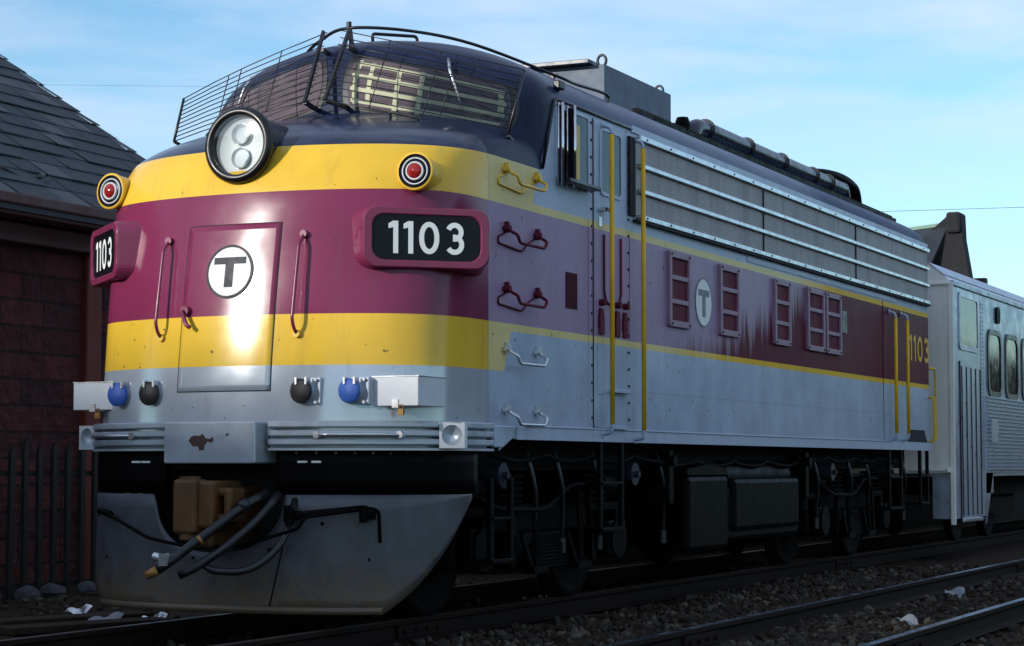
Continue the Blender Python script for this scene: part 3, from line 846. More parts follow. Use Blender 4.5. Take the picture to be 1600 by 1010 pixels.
# ---- windscreens
def cab_patch(mb, pts, off, nu=18, nv=10):        # pts: four (x,z) corners, bilinear
    a, b, c_, d = pts
    def fn(u, v):
        x = (a[0]*(1-u)+b[0]*u)*(1-v) + (d[0]*(1-u)+c_[0]*u)*v; z = (a[1]*(1-u)+b[1]*u)*(1-v) + (d[1]*(1-u)+c_[1]*u)*v
        return (x, cab_y(x, z) - off, z)
    mb.grid(fn, nu, nv); return mb
for sg in (-1, 1):
    f = lambda p: [(sg * x, z) for x, z in p]
    quad = [(.11, 3.985), (1.34, 3.76), (1.36, 4.12), (.13, 4.41)]
    # rounded outline as a fan-mapped grid
    def squircle(u, v, e=0.0):
        U, V = 2*u-1, 2*v-1
        k = 1 - .07 * (U*U) * (V*V)
        U, V = U*k*(1+e), V*k*(1+e*2); return (U+1)/2, (V+1)/2
    def wfn(off, e=0.0):
        def fn(u, v):
            u, v = squircle(u, v, e); a, b, c_, d = quad
            x = (a[0]*(1-u)+b[0]*u)*(1-v) + (d[0]*(1-u)+c_[0]*u)*v; z = (a[1]*(1-u)+b[1]*u)*(1-v) + (d[1]*(1-u)+c_[1]*u)*v
            return (sg*x, cab_y(x, z) - off, z)
        return fn
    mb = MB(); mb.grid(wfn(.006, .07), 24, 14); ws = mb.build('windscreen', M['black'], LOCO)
    mb = MB(); mb.grid(wfn(.010), 24, 14); mb.build('windscreen_backing', M['backing'], ws)
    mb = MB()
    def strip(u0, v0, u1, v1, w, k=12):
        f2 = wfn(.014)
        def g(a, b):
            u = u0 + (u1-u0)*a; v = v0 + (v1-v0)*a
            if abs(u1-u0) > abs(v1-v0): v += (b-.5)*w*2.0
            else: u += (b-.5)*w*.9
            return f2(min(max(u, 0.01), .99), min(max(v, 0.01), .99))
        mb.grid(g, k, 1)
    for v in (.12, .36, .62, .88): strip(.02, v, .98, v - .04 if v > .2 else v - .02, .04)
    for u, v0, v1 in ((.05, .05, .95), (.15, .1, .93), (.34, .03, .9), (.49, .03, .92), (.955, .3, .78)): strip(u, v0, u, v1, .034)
    if sg > 0: mb.build('reflection_bars', M['pane_reflection'], ws)  # pale strips draw in a building's reflection on this pane
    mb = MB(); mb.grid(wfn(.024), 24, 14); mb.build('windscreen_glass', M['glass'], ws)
    mb = MB()
    mb.tube([(sg*.9, cab_y(.9, 4.34) - .05, 4.34), (sg*.94, cab_y(.94, 4.24)-.06, 4.24), (sg*1.06, cab_y(1.06, 3.92) - .05, 3.92)], [.012, .012, .006], 6)
    mb.build('windscreen_wiper', M['bright'], LOCO)
    # wire window guard
    TL, BL = Vector((.12, 1.58, 4.585)), Vector((.09, 1.26, 3.99)); TR, BR = (Vector((1.5, 1.91, 4.23)), Vector((1.45, 1.71, 3.69))) if sg > 0 else (Vector((1.5, 1.69, 4.19)), Vector((1.45, 1.48, 3.80)))
    for p in (TL, BL, TR, BR): p.x *= sg
    mb = MB(); mb.bar(TL + Vector((0, .02, .03)), BL, .022, .03); mb.tube([TR, BR], .011, 6); 
    mb.bar(TL + Vector((0, .0, -.12)), TL + Vector((0, .12, -.14)), .03, .03); mb.bar(BL, BL + Vector((sg*.05, .3, -.02)), .03, .03); mb.bar(BR, BR + Vector((-.02*sg, .25, -.06)), .02, .02)
    gd = mb.build('window_guard', M['wire'], LOCO)
    mb = MB()
    for i in range(11):
        v = i / 10; a, b = TL.lerp(BL, v), TR.lerp(BR, v); a2 = a + (a - b).normalized() * .05
        mid = (a + b) / 2 + Vector((0, -.06, 0))
        mb.tube([a2, a.lerp(b, .25) + Vector((0, -.045, 0)), mid, a.lerp(b, .75) + Vector((0, -.045, 0)), b], .0045, 5)
    for u in (.26, .55, .64):
        mb.tube([TL.lerp(TR, u) + Vector((0, -.05, 0)), BL.lerp(BR, u) + Vector((0, -.05, 0))], .0045, 5)
    mb.build('guard_wires', M['wire'], gd)
    # grab handle below the windscreen
    mb = MB(); a = Vector((sg*.72, 1.18, 3.76)); b = Vector((sg*.95, 1.22, 3.70))
    mb.tube(arcpath([a + Vector((0, .02, -.05)), a + Vector((0, -.03, .08)), b + Vector((0, -.03, .08)), b + Vector((0, .02, -.05))], .03), .012, 8)
    mb.build('hood_handle', M['wire'], LOCO)
# grab rail arching over the cab roof
h = [(1.25, 4.25, 4.36), (1.25, 4.2, 4.43), (1.22, 3.6, 4.42), (1.2, 3.2, 4.43), (.8, 2.45, 4.59), (.4, 2.07, 4.665), (.0, 1.80, 4.67)]
pth = [Vector(p) for p in h] + [Vector((-p[0], p[1], p[2])) for p in h[-2::-1]]
def smoothpath(p, n=6):
    out = []
    for i in range(len(p)-1):
        a, b, c, d = p[max(i-1, 0)], p[i], p[i+1], p[min(i+2, len(p)-1)]
        for k in range(n):
            t = k/n; out.append(.5*((2*b) + (-a+c)*t + (2*a-5*b+4*c-d)*t*t + (-a+3*b-3*c+d)*t**3))
    return out + [p[-1]]
mb = MB(); mb.tube(smoothpath(pth), .014, 8)
for sg in (-1, 1): mb.bar((1.2*sg, 3.2, 4.45), (1.14*sg, 3.2, 4.36), .03, .03)
mb.bar((0, 1.8, 4.70), (0, 1.86, 4.5), .03, .03); mb.cyl((0, 1.8, 4.66), (0, 1.8, 4.72), .022, 8)
mb.build('roof_grab_rail', M['wire'], LOCO)
mb = MB(); mb.tube(arcpath([(-.05, 2.3, 4.62), (-.05, 2.28, 4.72), (.2, 2.6, 4.735), (.2, 2.62, 4.64)], .03), .014, 8); mb.build('roof_handle', M['wire'], LOCO)

# ---- cab side: window, mirror, door
XS = 1.5
def side_frame(mb, y0, y1, z0, z1, r, t, d, x=XS, mi=0):
    cy, cz = (y0+y1)/2, (z0+z1)/2
    mb.frame(rrect(y1-y0, z1-z0, r, 4, cy, cz), rrect(y1-y0-2*t, z1-z0-2*t, max(r-t, .005), 4, cy, cz), (x, 0, 0), (0, 1, 0), (0, 0, 1), (1, 0, 0), d, mi)
def side_panel(mb, y0, y1, z0, z1, r, d, x=XS, mi=0):
    mb.prism(rrect(y1-y0, z1-z0, r, 4, (y0+y1)/2, (z0+z1)/2), (x, 0, 0), (0, 1, 0), (0, 0, 1), (1, 0, 0), d, mi)
mb = MB()
# black rubber drip moulding following the windscreen post and the roof line
mb.tube(arcpath([(1.505, 2.245, 3.5), (1.505, 2.47, 4.07), (1.505, 2.52, 4.1), (1.505, 3.2, 4.1), (1.505, 4.16, 4.1)], .06), .014, 6)
mb.build('drip_moulding', M['black'], LOCO)
mb = MB(); side_panel(mb, 2.54, 3.16, 3.46, 4.03, .05, .006); cw = mb.build('cab_window', M['darkglass'], LOCO)
mb = MB(); side_frame(mb, 2.50, 3.20, 3.43, 4.06, .06, .03, .014)
mb.bx(1.504, 1.52, 2.86, 2.89, 3.46, 4.03); mb.build('window_frame', M['silver_side'], cw, bevel=.003)
mb = MB(); side_panel(mb, 2.91, 3.0, 3.5, 3.95, .01, .004, 1.504); mb.build('window_curtain', M['yellow_pale'], cw)
mb = MB(); mb.bx(1.507, 1.62, 2.55, 3.2, 3.425, 3.46); mb.build('window_armrest', M['black'], cw, bevel=.008)
# folding wind deflectors beside the window
for y, w, t_ in ((2.52, .03, 'silver_side'), (2.7, .06, 'chrome')):
    mb = MB(); mb.bx(1.52, 1.52 + w, y, y + .02, 3.42, 4.05)
    wd = mb.build('wind_deflector', M['darkglass'], LOCO)
    mb = MB(); mb.tube([(1.525 + w, y + .01, 3.4), (1.525 + w, y + .01, 4.07)], .014, 8); mb.tube([(1.52, y + .01, 3.4), (1.52, y + .01, 4.07)], .014, 8)
    mb.build('deflector_frame', M['chrome'], wd)
mb = MB(); mb.bx(1.44, 1.5, 2.6, 2.72, 4.2, 4.27); mb.build('roof_bracket', M['wire'], LOCO, bevel=.01)
# cab door
mb = MB(); side_panel(mb, 3.30, 4.03, 1.47, 4.055, .03, .010); CD = mb.build('cab_door', M['paint'], LOCO, bevel=.004)
mb = MB(); side_panel(mb, 3.44, 3.88, 3.46, 3.98, .05, .004, 1.51); dw = mb.build('door_window', M['darkglass'], CD)
mb = MB(); side_frame(mb, 3.41, 3.91, 3.43, 4.01, .07, .03, .012, 1.51); mb.build('door_window_frame', M['silver_side'], dw)
mb = MB()
for y0, y1 in ((3.285, 3.30), (4.03, 4.045)): mb.bx(1.5, 1.504, y0, y1, 1.46, 4.06)
mb.build('door_gap', M['gap'], CD)
mb = MB(); mb.cyl((1.505, 3.4, 3.3), (1.58, 3.4, 3.3), .022, 10); mb.bar((1.57, 3.38, 3.3), (1.57, 3.52, 3.3), .02, .03); mb.bx(1.509, 1.522, 3.38, 3.44, 3.16, 3.24)
mb.build('door_handle', M['bright'], CD)
mb = MB()
for k in range(18):
    z = 1.55 + .145 * k
    for y in (3.25, 4.09): mb.cyl((1.5, y, z), (1.508, y, z), .012, 6)
mb.build('door_rivets', M['grime2'], CD)
mb = MB()   # recessed kick niches and grime streak trim beside the door
mb.bx(1.509, 1.516, 3.36, 3.5, 1.75, 2.3); mb.bx(1.509, 1.516, 3.66, 3.96, 1.75, 2.3)
mb.build('step_niche', M['paint'], CD)
mb = MB()
mb.bx(1.508, 1.56, 3.62, 4.0, 1.77, 1.80); mb.bx(1.508, 1.55, 3.65, 3.95, 1.46, 1.49)
mb.build('foot_ledge', M['silver_side'], CD, bevel=.004)
def vrail(y, z0, z1, out, r=.02, mt='yellow_rail', label=None, endmat='silver_side'):
    mb = MB(); x = XS + out
    mb.tube([(x, y, z0 + .06), (x, y, z1 - .02)], r, 10)
    o = mb.build('handrail', M[mt], LOCO, label=label)
    mb = MB(); mb.tube(arcpath([(XS, y, z0 - .02), (XS + .02, y, z0 - .02), (x - .01, y, z0 - .01), (x, y, z0 + .03), (x, y, z0 + .07)], .03), r * .8, 8)
    mb.tube(arcpath([(x, y, z1 - .03), (x, y, z1 + .02), (x - .03, y, z1 + .05), (XS, y, z1 + .06)], .03), r * .8, 8)
    mb.cyl((XS, y, z1 + .06), (XS + .02, y, z1 + .06), .035, 10); mb.cyl((XS, y, z0 - .02), (XS + .02, y, z0 - .02), .035, 10)
    mb.build('rail_mount', M[endmat], o)
vrail(3.47, 1.44, 3.96, .1); vrail(4.2, 1.40, 3.94, .1)
# lower door markings: dark vertical runs either side of the door
mb = MB(); mb.bx(1.5, 1.506, 3.19, 3.235, 1.5, 3.2); mb.bx(1.5, 1.506, 4.12, 4.15, 2.24, 3.2)
mb.build('door_post', M['paint'], LOCO)
for y in (3.42, 3.78, 3.96):
    mb = MB(); mb.prism([(-.05, 0), (.05, 0), (.05, .14), (.03, .22), (-.03, .22), (-.05, .14)], (1.51, y, 2.25), (0, 1, 0), (0, 0, 1), (1, 0, 0), .025)
    mb.cyl((1.51, y, 2.52), (1.56, y, 2.52), .03, 8); mb.build('door_bracket', M['maroon_dark'], LOCO, bevel=.006)
mb = MB(); mb.tube(arcpath([(1.515, 3.5, 3.1), (1.515, 3.5, 2.6), (1.515, 3.56, 2.52), (1.515, 3.82, 2.52), (1.515, 3.88, 2.6), (1.515, 3.88, 3.1)], .05), .012, 6); mb.build('door_grip', M['maroon_dark'], LOCO)

# ---- folding step rungs up the nose side
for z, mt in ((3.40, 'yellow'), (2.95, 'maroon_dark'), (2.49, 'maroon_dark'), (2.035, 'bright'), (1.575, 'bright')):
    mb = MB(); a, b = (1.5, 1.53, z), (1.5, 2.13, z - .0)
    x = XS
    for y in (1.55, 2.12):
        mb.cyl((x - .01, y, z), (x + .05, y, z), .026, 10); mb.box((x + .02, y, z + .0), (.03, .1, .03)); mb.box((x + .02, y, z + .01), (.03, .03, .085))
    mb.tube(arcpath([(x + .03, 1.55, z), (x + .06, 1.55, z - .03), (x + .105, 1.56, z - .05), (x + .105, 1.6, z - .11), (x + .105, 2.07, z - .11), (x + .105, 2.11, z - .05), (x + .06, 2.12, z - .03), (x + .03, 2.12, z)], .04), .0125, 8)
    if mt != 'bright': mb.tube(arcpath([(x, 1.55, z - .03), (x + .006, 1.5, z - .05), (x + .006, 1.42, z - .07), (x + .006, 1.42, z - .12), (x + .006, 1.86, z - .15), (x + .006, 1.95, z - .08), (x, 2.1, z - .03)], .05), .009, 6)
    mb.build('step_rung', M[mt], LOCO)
mb = MB(); side_panel(mb, 2.71, 2.95, 2.425, 2.72, .004, .004); mb.build('maroon_patch', M['maroon_deep'], LOCO)

# ---- stainless intake grille
mb = MB(); mb.bx(1.5, 1.512, 4.2, LEN - .06, 3.33, 4.03); GR = mb.build('intake_grille', M['grille'], LOCO)
mb = MB()
for z, hgt in ((4.035, .05), (3.79, .04), (3.565, .04), (3.335, .045)):
    mb.bx(1.512, 1.545, 4.3, LEN - .06, z - hgt/2, z + hgt/2)
mb.build('grille_bar', M['bright'], GR, bevel=.006)
mb = MB(); mb.bx(1.5125, 1.53, 4.07, 4.2, 3.33, 4.02); mb.build('grille_end_slot', M['gap'], GR)
mb = MB(); mb.bx(1.5, 1.548, 4.2, LEN - .05, 3.285, 3.305); mb.build('grille_gasket', M['gap'], GR)
mb = MB()
for y in (7.85, 11.4): mb.bx(1.512, 1.522, y, y + .02, 3.36, 4.0)
for k in range(18):
    y = 4.45 + .6 * k
    mb.cyl((1.54, y, 4.035), (1.55, y, 4.035), .01, 6); mb.cyl((1.54, y, 3.335), (1.55, y, 3.335), .01, 6)
mb.build('grille_bolts', M['grime2'], GR)
mb = MB(); mb.bx(1.5, 1.508, 7.35, LEN - 1.8, 3.215, 3.285); mb.build('drip_strip', M['silver_side'], LOCO)
mb = MB()
for k in range(60): mb.bx(1.507, 1.512, 7.4 + .098*k, 7.44 + .098*k, 3.222, 3.236)
mb.bx(1.506, 1.5085, 7.38, 13.35, 3.22, 3.238); mb.build('strip_rivets', M['silver_side'], LOCO, whole=True)
mb = MB(); mb.bx(1.49, 1.512, 4.16, LEN - .04, 4.07, 4.13)
mb.build('eave_strip', M['silver_side'], LOCO)
mb = MB()
for k in range(90):                               # roof edge walkway with rows of cleats
    y = 5.4 + .105 * k; mb.bx(1.03, 1.09, y, y + .06, 4.475, 4.51)
mb.bx(1.0, 1.12, 5.35, 14.9, 4.44, 4.48)
mb.build('roof_walkway', M['grime2'], LOCO)

# ---- maroon equipment panels on the side
for y0, y1 in ((5.04, 5.61), (6.45, 7.04), (8.19, 8.75), (9.38, 10.03), (10.1, 10.72)):
    mb = MB(); side_panel(mb, y0 + .03, y1 - .03, 2.45, 3.09, .01, .012); pn = mb.build('side_vent', M['maroon_dark'], LOCO)
    mb = MB(); side_frame(mb, y0, y1, 2.42, 3.115, .025, .06, .035)
    for z in (2.655, 2.875): mb.bx(1.5, 1.53, y0 + .05, y1 - .05, z - .022, z + .022)
    faded = 'maroon_faded'
    if faded not in M: M[faded] = pbr('faded_maroon_frame', lin(140, 112, 132), .5, var=.15)
    mb.build('vent_frame', M[faded], pn, bevel=.006)
    mb = MB()
    for yy in (y0 + .05, y1 - .05):
        for z in (2.45, 3.085): mb.cyl((1.53, yy, z), (1.542, yy, z), .012, 6)
    mb.build('vent_screws', M['gap'], pn)
mb = MB(); side_panel(mb, 10.74, 10.95, 2.69, 2.945, .005, .03); mb.build('latch_plate', M['boardblack'], LOCO)
# side emblem
mb = MB(); mb.prism([(.232*math.cos(R(10*i)), .232*math.sin(R(10*i))) for i in range(36)], (1.5, 6.035, 2.705), (0, 1, 0), (0, 0, 1), (1, 0, 0), .004); em = mb.build('emblem_disc', M['white'], LOCO)
mb = MB(); mb.frame([(.238*math.cos(R(10*i)), .238*math.sin(R(10*i))) for i in range(36)], [(.222*math.cos(R(10*i)), .222*math.sin(R(10*i))) for i in range(36)], (1.5, 6.035, 2.705), (0, 1, 0), (0, 0, 1), (1, 0, 0), .006); mb.build('emblem_ring', M['tside'], em)
mb = MB(); mb.bx(1.504, 1.507, 6.035 - .15, 6.035 + .15, 2.765, 2.825); mb.bx(1.504, 1.507, 6.035 - .045, 6.035 + .045, 2.565, 2.765); mb.build('letter_t', M['tside'], em)
# rear number
mb = MB(); numerals(mb, (1.5, 14.52, 2.69), (0, 1, 0), (0, 0, 1), (1, 0, 0), .34, .27, .085, .004, .06); mb.build('numerals', M['yellow_rail'], LOCO)
# rear door rails
vrail(12.95, 1.5, 3.02, .09, .022); vrail(13.55, 1.5, 3.03, .09, .022)
mb = MB(); side_panel(mb, 12.68, 13.75, 1.47, 3.2, .03, .006); RD = mb.build('rear_door', M['paint'], LOCO, bevel=.003)
mb = MB()
for y in (12.665, 13.75): mb.bx(1.5, 1.503, y, y + .015, 1.46, 3.2)
mb.build('door_gap', M['gap'], RD)
mb = MB(); mb.tube(arcpath([(1.5, 15.0, 2.06), (1.58, 15.0, 2.06), (1.58, 15.0, 1.5), (1.5, 15.0, 1.46)], .04), .015, 8); mb.build('corner_handrail', M['yellow_rail'], LOCO)
mb = MB(); mb.tube(arcpath([(1.47, LEN, 2.46), (1.52, 15.32, 2.46), (1.52, 15.34, 1.5), (1.45, LEN, 1.46)], .06), .016, 8); mb.build('corner_handrail', M['yellow_rail'], LOCO)
mb = MB(); mb.prism([(0, 0), (1.05, 0), (.9, .16), (.12, .16)], (1.5, 13.85, 1.46), (0, 1, 0), (0, 0, 1), (1, 0, 0), .004); mb.build('step_pocket', M['gap'], LOCO)

# ---- roof equipment
mb = MB(); mb.bx(-.62, .62, 5.72, 7.55, 4.55, 5.02); HB = mb.build('winter_hatch', M['navy'], LOCO, bevel=.008)
M['hatchgrey'] = pbr('hatch_grey_paint', lin(84, 98, 116), .6, var=.12)
HB.data.materials[0] = M['hatchgrey']
mb = MB(); mb.bx(-.66, .5, 5.6, 7.0, 5.021, 5.06); mb.build('hatch_lid', M['navy'], HB, bevel=.005)
mb = MB()
for x, y in ((.58, 5.75), (.5, 7.52)):
    mb.tube([(x + .045*math.cos(R(a)), y, 5.06 + .055*math.sin(R(a))) for a in range(0, 360, 30)], .014, 6, closed=True)
mb.build('lifting_eye', M['wire'], HB)
mb = MB(); mb.bx(-.5, .4, 4.0, 5.5, 4.6, 4.72); mb.build('roof_hatch', M['navy'], LOCO, bevel=.01)
mb = MB(); mb.tube(smoothpath([Vector(p) for p in ((.62, 8.15, 4.6), (.62, 8.25, 4.76), (.62, 8.6, 4.80), (.62, 9.5, 4.80), (.62, 13.6, 4.80), (.62, 14.0, 4.80), (.6, 14.15, 4.70))]), .095, 14)
PP = mb.build('roof_pipe', M['navy'], LOCO)
mb = MB()
for y in (8.6, 10.0, 11.3, 12.6, 13.3): mb.tube([(.62 + .11*math.cos(R(a)), y, 4.80 + .11*math.sin(R(a))) for a in range(0, 360, 20)], .014, 6, closed=True)
mb.build('pipe_clamp', M['wire'], PP)
mb = MB(); mb.tube(smoothpath([Vector(p) for p in ((.3, 13.3, 4.75), (.4, 13.4, 4.92), (.55, 13.9, 4.95), (.62, 14.5, 4.88), (.62, 14.7, 4.7))]), .085, 12); mb.build('exhaust_elbow', M['grime2'], LOCO)
mb = MB(); mb.lathe([(.0, .09), (.06, .08), (.09, .0), (.08, -.15)], (.6, 7.95, 4.76), (0, 0, 1), 14); mb.build('roof_vent', M['grime2'], LOCO)

# ---- under the frame: steps, trucks, tank
def stirrup(y0, y1, zt, zb, x=1.47):
    mb = MB()
    for y in (y0, y1): mb.bx(x - .02, x + .02, y - .03, y + .03, zb, zt)
    mb.bx(x - .2, x + .03, y0, y1, zb - .02, zb + .015); mb.bx(x - .2, x + .03, y0, y1, (zt + zb) / 2 - .005, (zt + zb) / 2 + .02)
    return mb.build('boarding_step', M['grime2'], LOCO, bevel=.005)
stirrup(3.5, 3.98, 1.38, .62); stirrup(1.42, 1.78, 1.06, .44, 1.44); stirrup(13.0, 13.6, 1.38, .62); stirrup(14.6, 15.0, 1.38, .66)
mb = MB(); mb.bx(-1.25, 1.25, .9, LEN - .4, 1.12, 1.36); mb.bx(-.5, .5, .4, LEN - .3, .85, 1.12); mb.build('underframe', M['grime'], LOCO)
mb = MB(); mb.bx(-1.4, 1.4, 5.78, 9.4, .4, .95)
mb.bx(.9, 1.43, 5.78, 6.95, .34, 1.06); mb.bx(.9, 1.44, 7.1, 9.3, .5, 1.03)
FT = mb.build('fuel_tank', M['grime2'], LOCO, bevel=.05)
mb = MB(); mb.cyl((1.2, 7.1, 1.05), (1.2, 9.2, 1.05), .17, 18); mb.build('air_reservoir', M['grime2'], LOCO)
mb = MB(); mb.prism([(0, 0), (1.15, 0), (1.15, .06), (.6, .1), (0, .06)], (1.1, 5.78, 1.065), (0, 1, 0), (0, 0, 1), (1, 0, 0), .32); mb.build('tank_lid', M['grime2'], FT)
def truck(y):
    mb = MB()
    for sg in (-1, 1):
        mb.bx(sg*1.0, sg*1.16, y - 1.75, y + 1.75, .62, .84)
        mb.bx(sg*1.0, sg*1.18, y - .55, y + .55, .34, .62)
        for a in (-1.372, 1.372):
            mb.bx(sg*.98, sg*1.16, y + a - .28, y + a + .28, .36, .8)
    for a in (-.35, .35): mb.bx(-1.0, 1.0, y + a - .1, y + a + .1, .5, .8)
    TR_ = mb.build('truck_frame', M['grime'], LOCO, bevel=.03)
    for sg in (-1, 1):
        for a in (-1.372, 1.372):
            mb = MB(); mb.cyl((sg*1.16, y + a, .52), (sg*1.3, y + a, .52), .17, 16); mb.bx(sg*1.16, sg*1.28, y + a - .2, y + a + .2, .36, .68)
            mb.build('journal_box', M['grime2'], TR_, bevel=.02)
            mb = MB()
            for s2 in (-.42, .42):
                for q in range(5): mb.cyl((sg*1.22, y + a*.62 + s2*.25, .86 + q*.05), (sg*1.22, y + a*.62 + s2*.25, .885 + q*.05), .1, 14)
            mb.build('coil_spring', M['grime2'], TR_)
            mb = MB(); mb.cyl((sg*1.2, y + a - .34, .98), (sg*1.2, y + a - .02, .98), .12, 16); mb.cyl((sg*1.2, y + a - .02, .98), (sg*1.2, y + a + .3, .9), .03, 8); mb.build('brake_cylinder', M['grime2'], TR_)
        mb = MB()
        for q in range(7): mb.bx(sg*1.19, sg*1.3, y - .62 + q*.05, y + .62 - q*.05, .34 + q*.028, .36 + q*.028)
        mb.build('leaf_spring', M['grime2'], TR_)
        mb = MB()
        for a in (-.75, .75): mb.bar((sg*1.26, y + a, 1.0), (sg*1.26, y + a*1.1, .36), .05, .07)
        mb.build('swing_hanger', M['grime2'], TR_)
        mb = MB(); mb.tube(arcpath([(sg*1.33, y - 1.7, .95), (sg*1.33, y - 1.2, .82), (sg*1.33, y - .3, .8), (sg*1.33, y + .2, 1.0), (sg*1.33, y + 1.4, .98)], .15), .02, 8); mb.build('sand_pipe', M['grime'], TR_)
    for a in (-1.372, 1.372):
        ws = None
        for sg in (-1, 1):
            mb = MB(); mb.lathe([(.0, .07), (.12, .07), (.14, .04), (.4, .03), (.43, .07), (.5, .07), (.508, -.02), (.535, -.04), (.535, -.065), (.4, -.065), (0, -.065)], (sg*.765, y + a, .51), (sg, 0, 0), 40)
            mb.build('wheel', M['grime'], TR_)
        mb = MB(); mb.cyl((-1.1, y + a, .51), (1.1, y + a, .51), .08, 12); mb.bx(-.45, .45, y + a - .35, y + a + .35, .25, .85); mb.build('axle', M['grime'], TR_)
truck(3.0); truck(12.15)
for y in (1.75, 4.5, 10.75, 13.35):
    mb = MB(); mb.cyl((1.1, y, 1.08), (1.36, y, 1.08), .085, 18); mb.cyl((1.36, y, 1.08), (1.4, y, 1.08), .1, 18); mb.cyl((1.4, y, 1.08), (1.44, y, 1.08), .03, 10)
    mb.build('brake_cylinder', M['drum'], LOCO, bevel=.006)
for y0, y1, z in ((1.6, 5.6, 1.24), (5.0, 9.6, 1.2), (9.4, 14.2, 1.25)):
    mb = MB(); n_ = 24
    mb.tube([(1.36 + .02*math.sin(i*1.3), y0 + (y1-y0)*i/n_, z - .05*abs(math.sin(i*math.pi/6))) for i in range(n_ + 1)], .018, 6); mb.build('air_line', M['grime'], LOCO)
for y in (2.35, 2.9, 3.7, 5.25, 10.2, 11.6, 12.4, 14.2):
    mb = MB(); mb.tube(arcpath([(1.3, y, 1.3), (1.38, y + .03, 1.0), (1.3, y + .2, .72), (1.28, y + .24, .5)], .15), .02, 6); mb.cyl((1.28, y + .24, .44), (1.28, y + .24, .56), .035, 8); mb.build('brake_hose', M['rubber'], LOCO)
for y in (2.55, 3.45, 11.7, 12.6):
    mb = MB(); mb.bx(1.26, 1.36, y - .14, y + .14, .30, .36); mb.bar((1.32, y, .34), (1.3, y + .02, .95), .04, .05); mb.bar((1.32, y - .12, .36), (1.32, y - .3, .62), .03, .04); mb.build('brake_rigging', M['grime2'], LOCO)
for y in (5.3, 9.6):
    mb = MB(); mb.bx(1.2, 1.42, y, y + .12, .8, 1.3); mb.cyl((1.42, y + .06, 1.2), (1.46, y + .06, 1.2), .05, 12); mb.build('junction_box', M['grime2'], LOCO, bevel=.01)
# plough brackets and lever fittings
for x in (.62, 1.12):
    mb = MB(); y = skirt_pt(x).y; mb.bx(x - .03, x + .03, y - .14, y, .78, .84); mb.cyl((x, y - .14, .76), (x, y - .14, .88), .03, 10); mb.build('lever_bracket', M['grime2'], LOCO, bevel=.006)
mb = MB()
for i in range(9):
    p = sk(.42 + .105*i); mb.cyl((p.x, p.y - .012, 1.245), (p.x, p.y - .03, 1.245), .011, 8)
mb.build('plough_bolts', M['drum'], LOCO)

# ------------------------------------------------------------------ passenger coach behind
CO = thing('passenger_coach', 'stainless steel passenger coach with white end coupled behind the locomotive', 'railway coach', (0, 16, 0))
CX = 1.6
sec = [(1.6, 1.05), (1.6, 3.68), (1.5, 3.80), (1.28, 3.98), (.9, 4.12), (.45, 4.2), (0, 4.23)]
def prof_sides(s_): return [(-x, z) for x, z in s_] + [(x, z) for x, z in s_[::-1]][1:]
ps = prof_sides(sec); c_ = len(ps); mb = MB()
mb.add([(x, 0, z) for x, z in ps], [tuple(range(c_))]); CE = mb.build('coach_end', M['coach_white'], CO)
mb = MB(); LC = 26.0
mb.add([(x, y, z) for y in (.001, LC) for x, z in ps], [(i, i+1, c_+i+1, c_+i) for i in range(c_-1)] + [tuple(range(c_, 2*c_))], 0)
mb.bx(-1.58, 1.58, .01, LC, 1.0, 1.06)
CB = mb.build('coach_body', M['coach_side'], CO)
mb = MB(); mb.add([(x*1.004, y, z + .006) for y in (-.02, LC) for x, z in ps[2:-2]], [(i, i+1, c_-4+i+1, c_-4+i) for i in range(c_-5)], 0)
mb.bx(CX - .02, CX + .03, 0, LC, 3.66, 3.72); mb.build('coach_roof', M['coach_roof'], CO)
mb = MB(); mb.bx(.5, 1.62, -.03, 0, 3.66, 3.7); mb.bx(1.0, 1.55, -.06, -.02, 1.08, 1.1); mb.bx(1.52, 1.56, -.1, -.02, 1.06, 1.13); mb.bx(1.56, 1.625, -.025, .02, .34, 3.7)
mb.build('end_trim', M['coach_white'], CE, bevel=.006)
mb = MB(); mb.bx(1.3, 1.6, .02, 2.1, .42, 1.05); mb.bx(1.3, 1.6, 2.1, 2.6, .75, 1.05); mb.prism([(2.1, .3), (2.6, 1.05), (2.1, 1.05)], (1.58, 0, 0), (0, 1, 0), (0, 0, 1), (1, 0, 0), .02); mb.build('step_housing', M['coach_side'], CO)
mb = MB()
for k in range(20):
    z = 1.08 + .056 * k; mb.prism([(0, 0), (.035, .012), (.035, .03), (0, .042)], (CX, 2.15, z), (1, 0, 0), (0, 0, 1), (0, 1, 0), LC - 2.2)
mb.build('corrugated_skirt', M['coach_side'], CB)
# upper door window and folding door
def cpanel(mb, y0, y1, z0, z1, r, d, x=CX): mb.prism(rrect(y1-y0, z1-z0, r, 4, (y0+y1)/2, (z0+z1)/2), (x, 0, 0), (0, 1, 0), (0, 0, 1), (1, 0, 0), d)
def cframe(mb, y0, y1, z0, z1, r, t, d, x=CX): mb.frame(rrect(y1-y0, z1-z0, r, 4, (y0+y1)/2, (z0+z1)/2), rrect(y1-y0-2*t, z1-z0-2*t, r*.8, 4, (y0+y1)/2, (z0+z1)/2), (x, 0, 0), (0, 1, 0), (0, 0, 1), (1, 0, 0), d)
M['coachglass'] = pbr('coach_window_glass', lin(14, 17, 22), .05, var=.05, spec=.14)
mb = MB(); cpanel(mb, .5, 1.6, 2.84, 3.54, .08, .006); w0 = mb.build('coach_window', M['coachglass'], CO)
mb = MB(); cframe(mb, .42, 1.68, 2.78, 3.6, .1, .07, .016); mb.build('window_frame', M['coach_side'], w0)
mb = MB(); cpanel(mb, .45, 1.75, .36, 2.6, .01, .012); FD = mb.build('coach_door', M['coach_side'], CO)
mb = MB()
for y in (.5, .8, 1.1, 1.4, 1.7): mb.bx(CX + .012, CX + .018, y, y + .05, .45, 2.55)
